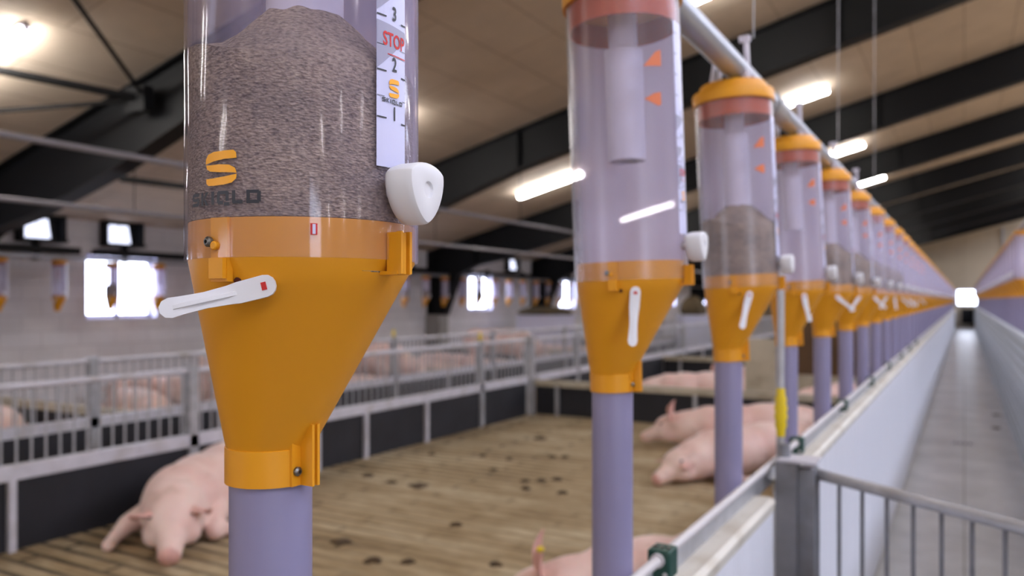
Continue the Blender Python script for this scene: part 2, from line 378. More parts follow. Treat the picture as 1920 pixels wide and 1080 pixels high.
# ------------------------------------------------------------------ room shell
Y0, Y1, XR, RIDGE = -7.0, 45.0, 20.1, 5.0
def zc(x):
    x = x if x <= RIDGE else 2*RIDGE-x
    return 3.52 + .255*(x+5.9)
FRAMES = [-4.9, -.15] + [4.6+4.75*k for k in range(9)]
struct('floor', MB().box((XW, Y0, -.2), (-.39, Y1, 0)), M['slats'])
struct('floor_corridor', MB().box((-.39, Y0, -.2), (.435, Y1, 0.002)), M['corridor'])
struct('floor_right', MB().box((.435, Y0, -.2), (XR, Y1, 0)), M['slats'])
mb = MB()
for a, b in ((XW-.3, RIDGE-1.0), (RIDGE+1.0, XR+.3)):
    mb.prism([(a, zc(a)), (b, zc(b)), (b, zc(b)+.15), (a, zc(a)+.15)], Y0-.3, Y1+.3)
struct('ceiling', mb, M['ceiling'])
M['added_skylight'] = glow('added_skylight_glow', (224, 232, 255), 14.0)  # glowing ridge strip added out of view to brighten corridor and panels
sk = MB(); sk.prism([(RIDGE-1.0, zc(RIDGE-1)+.02), (RIDGE, zc(RIDGE)+.02), (RIDGE+1.0, zc(RIDGE-1)+.02), (RIDGE+1.0, zc(RIDGE-1)+.06), (RIDGE, zc(RIDGE)+.06), (RIDGE-1.0, zc(RIDGE-1)+.06)], Y0-.3, Y1+.3)
struct('window_30', sk, M['added_skylight'], 0)
def holed_wall(name, x0, x1, ztop, holes, mat, axis='Y', span=(Y0, Y1)):
    """holes: (a0, a1, z0, z1) along the wall"""
    mb = MB(); a = span[0]
    def bx(a0, a1, z0, z1):
        if a1-a0 < 1e-4 or z1-z0 < 1e-4: return
        if axis == 'Y': mb.box((x0, a0, z0), (x1, a1, z1))
        else: mb.box((a0, x0, z0), (a1, x1, z1))
    for h in sorted(holes):
        bx(a, h[0], 0, ztop); bx(h[0], h[1], 0, h[2]); bx(h[0], h[1], h[3], ztop); a = h[1]
    bx(a, span[1], 0, ztop); return struct(name, mb, mat, 0)
WINY = [2.1, 6.86, 11.5, 16.2, 21.0, 25.7, 30.5, 35.2, 40.0]
holes = [(y-.54, y+.54, 1.14, 2.0) for y in WINY + [-2.7]]
holed_wall('wall_left', XW-.3, XW, zc(XW)+.1, holes, M['wall'])
holed_wall('wall_right', XR, XR+.3, zc(XR)+.1, holes, M['wall'])
wn = 0
def window(y, x, side):
    global wn; wn += 1
    s = side
    xo = x - s*.18
    f = MB()
    y0, y1, z0, z1 = y-.54, y+.54, 1.14, 2.0
    for a, b in (((y0, z0), (y1, z0+.06)), ((y0, z1-.06), (y1, z1)), ((y0, z0), (y0+.06, z1)), ((y1-.06, z0), (y1, z1)), ((y-.03, z0), (y+.03, z1))):
        f.box((min(xo, xo+s*.05), a[0], a[1]), (max(xo, xo+s*.05), b[0], b[1]))
    fr = struct('window_%d' % wn, f, M['window_white'], 0)
    ln = MB()   # white reveal lining
    for a, b in (((y0, z0-.005), (y1, z0+.012)), ((y0, z1-.012), (y1, z1+.005)), ((y0, z0), (y0+.015, z1)), ((y1-.015, z0), (y1, z1))):
        ln.box((min(xo, x+s*.01), a[0], a[1]), (max(xo, x+s*.01), b[0], b[1]))
    build('reveal', ln, M['window_white'], fr, 0)
    build('pane', MB().box((xo+s*.015-.004, y0+.05, z0+.05), (xo+s*.015+.004, y1-.05, z1-.05)), M['daylight'], fr, 0)
for y in WINY: window(y, XW, 1)
window(-2.7, XW, 1)
for y in WINY[:5] + [-2.7]: window(y, XR, -1)
# end walls
def gable(name, y0, y1, holes):
    xs = sorted({XW-.3, RIDGE, XR+.3} | {h[0] for h in holes} | {h[1] for h in holes})
    mb = MB()
    for a, b in zip(xs[:-1], xs[1:]):
        hh = [h for h in holes if h[0] <= a+1e-6 and h[1] >= b-1e-6]
        if hh:
            h = hh[0]
            if h[2] > 0: mb.prism([(a, 0), (b, 0), (b, h[2]), (a, h[2])], y0, y1)
            mb.prism([(a, h[3]), (b, h[3]), (b, zc(b)+.02), (a, zc(a)+.02)], y0, y1)
        else: mb.prism([(a, 0), (b, 0), (b, zc(b)+.02), (a, zc(a)+.02)], y0, y1)
    return struct(name, mb, M['wall_end'], 0)
gable('wall_far', Y1, Y1+.3, [(-.35, .66, 1.1, 1.92)])
gable('wall_near', Y0-.3, Y0, [(8.0, 12.2, 0, 3.2), (-7.5, -4.5, 1.0, 2.2)])
fr = MB()
for a, b in (((-.35, 1.1), (.66, 1.16)), ((-.35, 1.86), (.66, 1.92)), ((-.35, 1.1), (-.29, 1.92)), ((.60, 1.1), (.66, 1.92))):
    fr.box((a[0], Y1+.08, a[1]), (b[0], Y1+.14, b[1]))
wf = struct('window_%d' % (wn+1), fr, M['window_white'], 0)
build('pane', MB().box((-.3, Y1+.1, 1.15), (.61, Y1+.11, 1.87)), M['daylight'], wf, 0)
fr = MB().box((-7.5, Y0-.2, 1.0), (-4.5, Y0-.15, 1.06)).box((-7.5, Y0-.2, 2.14), (-4.5, Y0-.15, 2.2))
wf = struct('window_%d' % (wn+2), fr, M['window_white'], 0)
build('pane', MB().box((-7.5, Y0-.19, 1.06), (-4.5, Y0-.18, 2.14)), M['daylight'], wf, 0)
# glowing roller door added behind the photographer as fill light
fr = MB()
for k in range(4): fr.box((8.0, Y0-.2, k*1.03), (12.2, Y0-.14, k*1.03+.08))
df = struct('added_fill_door', fr, M['window_white'], 0)
build('pane', MB().box((8.02, Y0-.19, .06), (12.18, Y0-.18, 3.18)), M['daylight'], df, 0)
# things on the far wall
tag(build('wall_box', MB().box((-.13, Y1-.28, .22), (.40, Y1-.002, .96)), M['black'], None, 0), 'small black box low on the far end wall, under the bright window', 'box')  # plain dark box low on the end wall
tag(build('downpipe', MB().tube([(1.62, Y1-.06, 0), (1.62, Y1-.06, 4.9)], .05), M['galv']), 'thin grey vertical pipe on the far gable wall, right of the window', 'pipe')

# concrete piers and steel frames
for i, y in enumerate(FRAMES):
    p = struct('pier_base_%d' % i, MB().box((XW, y-.16, 0), (XW+.38, y+.16, 1.07)), M['concrete_pier'], 0)
def frame_part(y, mirror, parent):
    def mx(x): return 2*RIDGE-x if mirror else x
    top = [(-10.09, 1.075), (-10.09, zc(-10.09)-.02), (RIDGE, zc(RIDGE)-.02)]
    bot = [(RIDGE, zc(RIDGE)-.55), (-5.2, zc(-5.2)-.55), (-6.8, 2.60), (-8.2, 2.24), (-8.9, 2.12), (-9.32, 1.92), (-9.66, 1.075)]
    poly = [(mx(x), z) for x, z in top+bot]
    mb = MB(); mb.prism(poly, y-.006, y+.006)
    def flange(path):
        for (xa, za), (xb, zb) in zip(path[:-1], path[1:]):
            d = Vector((mx(xb)-mx(xa), 0, zb-za)); L = d.length; d.normalize(); n = Vector((-d.z, 0, d.x))*.008
            a = Vector((mx(xa), y, za)); b = Vector((mx(xb), y, zb)); W = Vector((0, .1, 0))
            vs = [a-W-n, b-W-n, b+W-n, a+W-n, a-W+n, b-W+n, b+W+n, a+W+n]
            mb._add(vs, [(0, 3, 2, 1), (4, 5, 6, 7), (0, 1, 5, 4), (1, 2, 6, 5), (2, 3, 7, 6), (3, 0, 4, 7)])
    flange(top); flange(bot)
    for sx in (-8.9, -5.2, -1.2, 2.2):
        zb = {-8.9: 2.12, -5.2: zc(-5.2)-.55}.get(sx, zc(sx)-.55)
        mb.box((mx(sx)-.008, y-.095, zb), (mx(sx)+.008, y+.095, zc(sx)-.03))
    return build('rafter', mb, M['black'], parent, 0)
words = ['nearest, crossing the upper left corner behind the filled dispenser', 'second from the camera, passing behind the two nearest dispensers', 'third from the camera, rising above the third dispenser', 'fourth from the camera', 'fifth from the camera', 'sixth from the camera', 'seventh from the camera', 'eighth from the camera', 'last one before the far gable wall']
for i, y in enumerate(FRAMES):
    lab = ('black steel roof frame with tapered legs, ' + words[i-2]) if i >= 2 else ('black steel roof frame behind the photographer, ' + ('furthest back' if i == 0 else 'just behind the camera'))
    t = thing('roof_frame', (0, 0, 0), lab, 'roof frame', 'black steel roof frames')
    frame_part(y, False, t); frame_part(y, True, t)

# ceiling lamps
def lamp_proto(length):
    t = thing('ceiling_lamp', (0, 0, 0), '', 'lamp', 'strip lamps under the roof')
    build('housing', MB().box((-length/2-.01, -.045, .042), (length/2+.01, .045, .062)).box((-length/2-.02, -.02, .0), (-length/2+.01, .02, .06)).box((length/2-.01, -.02, .0), (length/2+.02, .02, .06)), M['window_white'], t, 0)
    build('lamp_tube', MB().tube([(-length/2, 0, 0), (length/2, 0, 0)], .046, 18), M['lamp_tube'], t)
    return t
def copy_thing(o, loc, label=None, rz=None):
    c = o.copy(); COL.objects.link(c); c.location = loc
    if rz is not None: c.rotation_euler = (0, 0, rz)
    if label: c['label'] = label
    for ch in o.children:
        d = ch.copy(); COL.objects.link(d); d.parent = c
        for g in ch.children:
            e = g.copy(); COL.objects.link(e); e.parent = d
    return c
roll = math.atan(.255)
ys = [-6.75, -2.05, 2.75, 7.5, 12.3, 17.1, 21.9, 26.6, 31.4, 36.2, 41.0]
protoA = lamp_proto(1.25); protoB = lamp_proto(.66)
usedA = usedB = False
ordn = ['first', 'second', 'third', 'fourth', 'fifth', 'sixth', 'seventh', 'eighth', 'ninth', 'tenth', 'eleventh', 'twelfth']
for X, pr, nm in ((-6.2, protoA, 'left roof slope row'), (-2.07, protoB, 'row nearest the corridor')):
    for i, y in enumerate(ys):
        if y < 0: lab = 'lit strip lamp behind the camera, %s, %s' % (nm, 'far back' if i == 0 else 'just behind')
        else: lab = 'lit white strip lamp, %s in the %s' % (ordn[i-2] + ' from the camera', nm)
        X2 = X-.5 if (i == 2 and X < -5) else X
        yy = y + (.2 if X > -5 else -.1 + (.7 if i == 2 else 0))
        o = pr if i == 0 else copy_thing(pr, (0, 0, 0))
        o.location = (X2, yy, zc(X2)-.075); o.rotation_euler = (0, -roll, 0); o['label'] = lab
for X in (1.25, 2.7, 12.07, 16.2):  # inner rows added, unseen, to brighten the corridor floor; outer rows mirror the left
    for i, y in enumerate(ys[:4] if X < 2 else (ys[4:9] if X < 5 else ys[:9])):
        o = copy_thing(protoA, (X, y, zc(X)-.075)); o.rotation_euler = (0, roll if X > 5 else -roll, 0)
        o['label'] = 'lit strip lamp under the roof right of the corridor, unseen, from the mirrored and added rows'

# ------------------------------------------------------------------ wall fittings on the left
segs = [(-2.0, 2.6), (2.75, 6.15), (6.35, 10.9), (11.1, 15.7), (15.9, 20.4), (20.6, 25.2)]
for i, (a, b) in enumerate(segs):
    mb = MB().box((XW+.10, a, 1.98), (XW+.19, b, 2.07))
    for k in range(3): y = a+.5+(b-a-1)*k/2; mb.box((XW+.003, y-.02, 1.9), (XW+.11, y+.02, 2.12))
    tag(build('inlet_drive_bar', mb, M['black'], None, 0), 'long dark bar along the left wall above the windows, %s length from the left' % ordn[i], 'bar', 'dark bars above the wall windows')
def inlet(y, lab):
    t = thing('air_inlet', (XW, y, 2.12), lab, 'air inlet', 'air inlets high on the left wall')
    f = MB().box((0, -.28, 0), (.16, -.25, .34)).box((0, .25, 0), (.16, .28, .34)).box((0, -.28, .31), (.1, .28, .34)).box((0, -.28, 0), (.2, .28, .04)).box((0, -.27, .02), (.02, .27, .33))
    build('frame', f, M['black'], t, 0)
    for s in (-.12, .03):
        build('flap', MB().prism([(.03, .05), (.15, .05), (.09, .29), (.03, .29)], s-.05, s+.05), M['daylight_soft'], t, 0)
    return t
for y, lb in ((5.7, 'black wall air inlet at the left, left of the first window'), (6.8, 'black wall air inlet with two bright flaps, right above the first window'), (9.3, 'black wall air inlet hidden behind the filled dispenser'), (14.3, 'black wall air inlet above the knee of a black frame'), (17.6, 'black wall air inlet right of the second visible window'), (22.0, 'black wall air inlet furthest along the left wall')):
    inlet(y, lb)
# long pipes hung under the roof
def pipe(name, pts, r, lab, mat='galv', cat='pipe', seg=14, grp=None):
    return tag(build(name, MB().tube(pts, r, seg), M[mat]), lab, cat, grp)
t = thing('overhead_pipe', (0, 0, 0), 'upper of two pale pipes running high above the pen at left', 'pipe')
build('pipe', MB().tube([(-5.2, -6.5, 2.43), (-5.2, 44, 2.43)], .023, 14), M['pipe_grey'], t)
for k in range(9): build('coupling', MB().tube([(-5.2, 1.0+k*3.0, 2.43), (-5.2, 1.05+k*3.0, 2.43)], .029, 14), M['pipe_grey'], t)
for y in FRAMES[2:]: build('hanger', MB().tube([(-5.2, y, 2.45), (-5.2, y, zc(-5.2)-.5)], .005, 6), M['black'], t)
t = thing('overhead_pipe', (0, 0, 0), 'lower of two pale pipes, further left above the back pens', 'pipe')
build('pipe', MB().tube([(-6.6, -6.5, 2.20), (-6.6, 44, 2.20)], .021, 14), M['pipe_grey'], t)
for k in range(9): build('coupling', MB().tube([(-6.6, 4.2+k*1.6, 2.20), (-6.6, 4.25+k*1.6, 2.20)], .029, 14), M['pipe_grey'], t)
for y in FRAMES[2:]: build('hanger', MB().tube([(-6.6, y, 2.22), (-6.6, y, 2.64)], .005, 6), M['black'], t)
# bracing rods meeting on the nearest frame
node = P(270, 186, 7.0); node2 = Vector((node.x, 4.5, node.z))
t = thing('wind_brace', (0, 0, 0), 'three dark bracing rods meeting at a plate on the nearest roof frame', 'brace')
build('gusset', MB().box((node2.x-.16, 4.40, node2.z-.12), (node2.x+.10, 4.50, node2.z+.1)), M['black'], t, 0)
for (px, py, d, r) in ((140, 0, 5.75, .02), (0, 132, 6.3, .036), (0, 208, 6.9, .02)):
    e = P(px, py, d); e2 = node2 + (e-node2)*1.04
    build('rod', MB().tube([node2, e2], r, 10), M['black'], t)
pipe('frame_tie', [P(228, 335, 7.3), P(356, 351, 8.2), P(500, 368, 9.4)], .032, 'short dark tie bar right of the nearest roof frame, below the upper pipe', 'black', 'brace')

# ------------------------------------------------------------------ feed dispensers
RT = .085
OFF = -.036
def z(dz): return EYE + dz
SEG = 64
def dimension_meshes(seg, lod):
    D = {}
    th = .0025
    if lod == 0:
        D['clear'] = MB().lathe([(RT, z(.028)), (RT, z(.458)), (RT-th, z(.458)), (RT-th, z(.028))], seg, closed=True).mesh('clear_tube', 50)
    else:
        D['clear'] = MB().lathe([(RT, z(.028)), (RT, z(.452)), (RT-.001, z(.452)), (RT-.001, z(.028))], seg, closed=True).mesh('clear_tube_far', 50)
    r1, r2 = .0822, .0335
    prof = [(r1, z(.0545)), (r1, z(.029)), (.0822, z(.027))]
    for k in range(1, 9):
        s = k/8; prof.append((.0822+(r2-.0822)*s, z(.027+(-.112-.027)*s), OFF*s))
    prof += [(r2+.0008, z(-.1125), OFF), (r2+.0008, z(-.1395), OFF), (r2-.003, z(-.1395), OFF), (r2-.003, z(-.11), OFF)]
    for k in range(7, -1, -1):
        s = k/8; prof.append((.0795+(r2-.003-.0795)*s, z(.027+(-.112-.027)*s), OFF*s))
    prof += [(r1-.003, z(.028)), (r1-.003, z(.0545))]
    D['hopper'] = MB().lathe(prof, seg, closed=True).mesh('hopper', 40)
    # cap: outer rim over the tube, step and raised collar; an orange skirt hangs inside
    D['cap'] = MB().lathe([(.0855, z(.440)), (.0895, z(.440)), (.0900, z(.462)), (.088, z(.466)), (.0735, z(.467)), (.0725, z(.481)), (.070, z(.484)), (.03, z(.486)), (.001, z(.486)), (.001, z(.462)), (.0855, z(.460))], seg, cap=True).mesh('tube_cap', 40)
    D['skirt'] = MB().lathe([(.0815, z(.404)), (.0815, z(.459)), (.0785, z(.459)), (.0785, z(.404))], seg, closed=True).mesh('cap_skirt', 40)
    D['drop'] = MB().lathe([(.0215, z(.468)), (.0215, z(.378)), (.0285, z(.374)), (.0285, z(.208)), (.0262, z(.208)), (.0262, z(.37)), (.019, z(.374)), (.019, z(.47))], max(16, seg//2), closed=True).mesh('drop_tube', 40)
    D['pipe'] = MB().lathe([(.0312, z(-.118)), (.0312, .16), (.0285, .16), (.0285, z(-.118))], max(14, seg//2), c=(OFF, 0), closed=True).mesh('down_pipe', 40)
    # rounded triangular knob on a short stem, axis +X
    rs = []
    prof = [(.088, .70), (.0890, .86), (.0915, .95), (.097, 1.0), (.1080, 1.0), (.1112, .985), (.1128, .94), (.1134, .86), (.1136, .32), (.1134, .29), (.1116, .26)]
    n = 48 if lod == 0 else 16
    for x, s in prof:
        r_ = []
        for j in range(n):
            a = 2*pi*j/n
            e = .122; q = 3*(a+radians(90)); h = 1+e*cos(q); hp = -3*e*sin(q)
            u = h*cos(a)-hp*sin(a); v = h*sin(a)+hp*cos(a)
            rr = .0198*s if s > .32 else .0045*(s/.25)
            if s <= .32: u, v = cos(a), sin(a)
            r_.append((x+.001, rr*u, z(.0755)+rr*v*1.08))
        rs.append(r_)
    k = MB().rings(rs); k.tube([(.080, 0, z(.0755)), (.094, 0, z(.0755))], .006, 12)
    D['knob'] = k.mesh('knob', 38)
    return D
D0 = dimension_meshes(SEG, 0); D1 = dimension_meshes(20, 1)

# lever (pivot at origin, x along, y outward, z across)
def lever_mesh():
    pts = [(-.0078, 0), (-.0066, 0), (-.004, 0), (0, 0), (.020, 0), (.027, .001), (.042, .006), (.057, .011), (.064, .0130), (.0685, .0142), (.071, .015)]
    mb = MB(); rs = []
    wid = [.0015, .0040, .0060, .0068, .0066, .0058, .0050, .0056, .0062, .0050, .0018]
    for (x, y), wd in zip(pts, wid):
        rs.append([(x, y-.0016, -wd), (x, y-.0016, wd), (x-.0006, y+.0016, wd), (x-.0006, y+.0016, -wd)])
    mb.rings(rs)
    # stiffening rib on the outer half
    mb.rings([[(x, y+.0012, -.0016), (x, y+.0012, .0016), (x-.001, y+h, .0012), (x-.001, y+h, -.0012)] for (x, y), h in zip(pts[4:9], (.0012, .003, .004, .003, .0012))])
    return mb
lev = lever_mesh().mesh('lever', 40)
levhole = MB().box((-.0018, .0014, -.0024), (.0018, .0022, .0024)).mesh('lever_slot', 0)
def basis(az, pos, ang):
    """local x = lever direction (ang from straight down towards viewer left), y = outward"""
    n = Vector((cos(az), sin(az), 0)); tl = Vector((sin(az), -cos(az), 0))
    x = (Vector((0, 0, -1))*cos(ang) + tl*sin(ang)).normalized(); zz = x.cross(n)
    m = Matrix((x, n, zz)).transposed().to_4x4(); m.translation = pos; return m

def screw_mesh(r=.0035):
    mb = MB(); seg = 20
    mb.rings([[(x, rr*cos(2*pi*j/seg), rr*sin(2*pi*j/seg)) for j in range(seg)] for x, rr in ((-.004, r*.7), (0, r*.7), (0, r), (.002, r*1.0), (.0034, r*.6), (.0034, r*.38), (.0012, r*.38))])
    return mb.mesh('screw', 30)
SCR = screw_mesh()
def at_az(az, r, zz): return Matrix.Translation((r*cos(az), r*sin(az), zz)) @ Matrix.Rotation(az, 4, 'Z')

# bits that sit on the outside, axis +X, built once
def clip_upper():
    mb = MB()
    mb.box((.083, -.0062, z(.018)), (.0915, .0062, z(.0470))).box((.0915, -.0062, z(.018)), (.0955, -.0035, z(.0475))).box((.0915, .0035, z(.018)), (.0955, .0062, z(.0475)))
    mb.box((.0915, -.0013, z(.018)), (.094, .0013, z(.0465))).box((.077, -.0068, z(.0175)), (.0925, .0085, z(.020)))
    return mb.mesh('tube_clip', 30)
def clip_lower():
    x = OFF+.0335; mb = MB()
    mb.box((x-.004, -.0035, z(-.1395)), (x+.013, -.0010, z(-.0935))).box((x-.004, .0020, z(-.1395)), (x+.013, .0045, z(-.0935)))
    mb.box((x-.003, -.0015, z(-.1395)), (x+.006, .0025, z(-.1390+.045))).box((x-.004, -.012, z(-.1395)), (x+.001, -.003, z(-.105)))
    return mb.mesh('neck_clip', 30)
CU, CL = clip_upper(), clip_lower()
def tab_mesh():   # hook tab between tube and hopper, axis +X (turned later)
    mb = MB().box((.079, -.0075, z(.012)), (.0838, .0075, z(.0545))).box((.0805, -.0060, z(.014)), (.0870, .0065, z(.0275)))
    return mb.mesh('hook_tab', 30)
TAB = tab_mesh()
BUT = MB(); BUT.rings([[(x, r*cos(2*pi*j/16), r*sin(2*pi*j/16)) for j in range(16)] for x, r in ((-.004, .003), (.0015, .003), (.0022, .0022))]); BUT = BUT.mesh('button', 30)
HOLE = MB(); HOLE.rings([[(x, .0024*cos(2*pi*j/14), .0024*sin(2*pi*j/14)) for j in range(14)] for x in (-.002, .0006)]); HOLE = HOLE.mesh('drain_hole', 30)
# bracket that clamps the cap to the auger tube
def bracket_mesh(y0, y1):
    mb = MB(); T = z(.520)
    arc = [(.031*cos(a), T+.031*sin(a)) for a in [pi*k/10 for k in range(11)]]
    outer = [(.036*cos(a), T+.036*sin(a)) for a in [pi*k/10 for k in range(11)]]
    poly = [(.036, z(.486))] + outer + [(-.036, z(.486)), (-.031, z(.486))] + arc[::-1] + [(.031, z(.486))]
    if True:
        n = len(outer)
        pts_o = [(.044, z(.484))] + outer + [(-.044, z(.484))]; pts_i = [(.031, z(.484))] + arc + [(-.031, z(.484))]
        for k in range(len(pts_o)-1):
            q = [pts_o[k], pts_o[k+1], pts_i[k+1], pts_i[k]]; mb.prism(q, y0, y1)
    return mb.mesh('tube_bracket', 30)
BR = [bracket_mesh(-.034, -.014), bracket_mesh(.014, .034)]
LATCH = MB().box((.030, -.005, z(.486)), (.040, .005, z(.585))).box((.020, -.006, z(.578)), (.044, .006, z(.590))).box((.034, -.004, z(.49)), (.052, .004, z(.50))).mesh('latch_arm', 0)

# scale label on +X side
LH0, LH1 = .092, .400
def label_meshes():
    R = RT + .0004; az = radians(-2.0); W = .0152
    L = {}
    base = bend_poly([[(-W, LH0), (W, LH0), (W, LH1), (-W, LH1)]], az, EYE, R, 'scale_label', maxlen=.012)
    gr = []
    for zz in (.1945, .164):   # grey ramps under 3 and 2
        pass
    gr.append([(-W, .1590), (W*.12, .1735), (W*.45, .1785), (W, .1835), (W, .1905), (-W, .1925)])
    gr.append([(-W, .1990), (-W*.1, .2100), (W*.2, .2180), (-W, .2180)])
    gr.append([(-W, .2400), (W, .2620), (-W, .2620)])
    shade = bend_poly(gr, az, EYE, R+.0003, 'label_shading')
    tk = []
    for i, zz in enumerate((.1255, .158, .196, .230, .262, .292, .322, .352, .382)):
        tk.append([(-W, zz), (-W*.42, zz), (-W*.42, zz+.0010), (-W, zz+.0010)])
        tk.append([(W*.62, zz-.0015), (W, zz-.0015), (W, zz-.0005), (W*.62, zz-.0005)])
    for zz in (.1405, .176): tk.append([(-W, zz), (-W*.55, zz), (-W*.55, zz+.0004), (-W, zz+.0004)]); tk.append([(W*.7, zz), (W, zz), (W, zz+.0004), (W*.7, zz+.0004)])
    ticks = bend_poly(tk, az, EYE, R+.0005, 'scale_ticks')
    line = bend_poly([[(-W*.35, .1705), (W*.95, .1705), (W*.95, .1712), (-W*.35, .1712)]], az, EYE, R+.0006, 'stop_underline')
    bm = bmesh.new()
    for i, me in enumerate((base, shade, ticks, line)):
        for p in me.polygons: p.material_index = i
        bm.from_mesh(me)
    L['label'] = bpy.data.meshes.new('scale_label'); bm.to_mesh(L['label']); bm.free()
    for nm in ('label', 'label_grey', 'print_grey', 'red'): L['label'].materials.append(M[nm])
    L['nums'] = [text_mesh(s, .0135, az+.02, EYE+zz, R+.0006, 'scale_number', .75) for s, zz in (('1', .1255), ('2', .160), ('3', .1955), ('4', .2300), ('5', .262))]
    L['stop'] = text_mesh('STOP', .0135, az+.02, EYE+.1765, R+.0006, 'stop_word', .72)
    return L
LB = label_meshes()
# logo shapes
def s_logo(sc, cx=0, cy=0, sv=1.0):
    A = [(313, 182), (314, 150), (330, 122), (365, 108), (430, 105), (478, 105), (492, 122), (494, 156), (430, 158), (370, 167)]
    B = [(315, 188), (345, 190), (400, 189), (455, 196), (486, 218), (495, 250), (470, 246), (400, 239), (345, 230), (322, 214)]
    C = [(495, 256), (492, 285), (470, 309), (430, 319), (370, 322), (332, 320), (317, 305), (316, 276), (360, 275), (430, 268)]
    return [[((x-404)*sc+cx, -(y-213)*sc*sv+cy) for x, y in reversed(p)] for p in (A, B, C)]
def block_word(h, cx, cy, wfac=1.0):
    """SKIOLD in wide squared capitals, outlines in metres"""
    u = h/5; s = 1.25
    def R(x0, y0, x1, y1): return [(x0, y0), (x1, y0), (x1, y1), (x0, y1)]
    G = []; x = 0
    def put(rects, wd):
        nonlocal x
        for r in rects: G.append([(px+x, py) for px, py in r])
        x += wd + 1.35
    put([R(.5, 5-s, 4.6, 5), R(0, 2.2, s, 4.6), R(.6, 1.95, 4.2, 3.05), R(4.6-s, .4, 4.6, 2.8), R(0, 0, 4.1, s)], 4.6)
    put([R(0, 0, s, 5), [(s+.15, 2.55), (s+1.1, 2.75), (4.1, 5), (2.6, 5)], [(s+.15, 2.45), (2.6, 0), (4.1, 0), (s+1.1, 2.25)]], 4.1)
    put([R(0, 0, s+.1, 5)], s+.1)
    put([R(.4, 5-s, 4.6, 5), R(0, .6, s, 4.6), R(5-s, 1.2, 5, 4.6), R(.4, 0, 2.7, s), R(3.1, -.6, 5.2, .7)], 5.0)
    put([R(0, .3, s, 5), R(.3, 0, 4.0, s)], 4.0)
    put([R(0, 0, s, 5), R(s, 5-s, 4.4, 5), R(s, 0, 4.4, s), R(5-s, .5, 5, 4.5)], 5.0)
    tot = x - 1.35
    return [[((px-tot/2)*u*wfac+cx, (py-2.5)*u+cy) for px, py in g] for g in G]
LG_AZ = radians(-88.2)
logo_mark = bend_poly(s_logo(.0275/184, sv=.70), LG_AZ+.05, z(.0868), RT+.0004, 'logo_mark', maxlen=.003)
logo_word = bend_poly(block_word(.0088, 0, 0, 1.13), LG_AZ+.05, z(.0672), RT+.0004, 'logo_word', maxlen=.003)
lab_mark = bend_poly(s_logo(.0000605), radians(-1.0), z(.1478), RT+.0010, 'small_logo_mark', maxlen=.003)
lab_word = bend_poly(block_word(.0030, 0, 0, 1.15), radians(-2), z(.1385), RT+.0010, 'small_logo_word', maxlen=.003)
# orange arrow marks at -40 deg
arrows = [bend_poly([q], radians(-40), EYE, RT+.0006, 'arrow_mark', maxlen=.006) for q in ([(-.016, .327), (.013, .329), (.013, .352), (.004, .349)], [(-.016, .281), (.006, .272), (.011, .274), (.011, .292), (.0, .290)])]
slotmk = MB().box((.0848, -.0022, z(.0425)), (.0856, .0022, z(.0500))).mesh('inspection_mark', 0)
slotmk2 = MB().box((.0850, -.0010, z(.0430)), (.0860, .0010, z(.0495))).mesh('inspection_mark_core', 0)

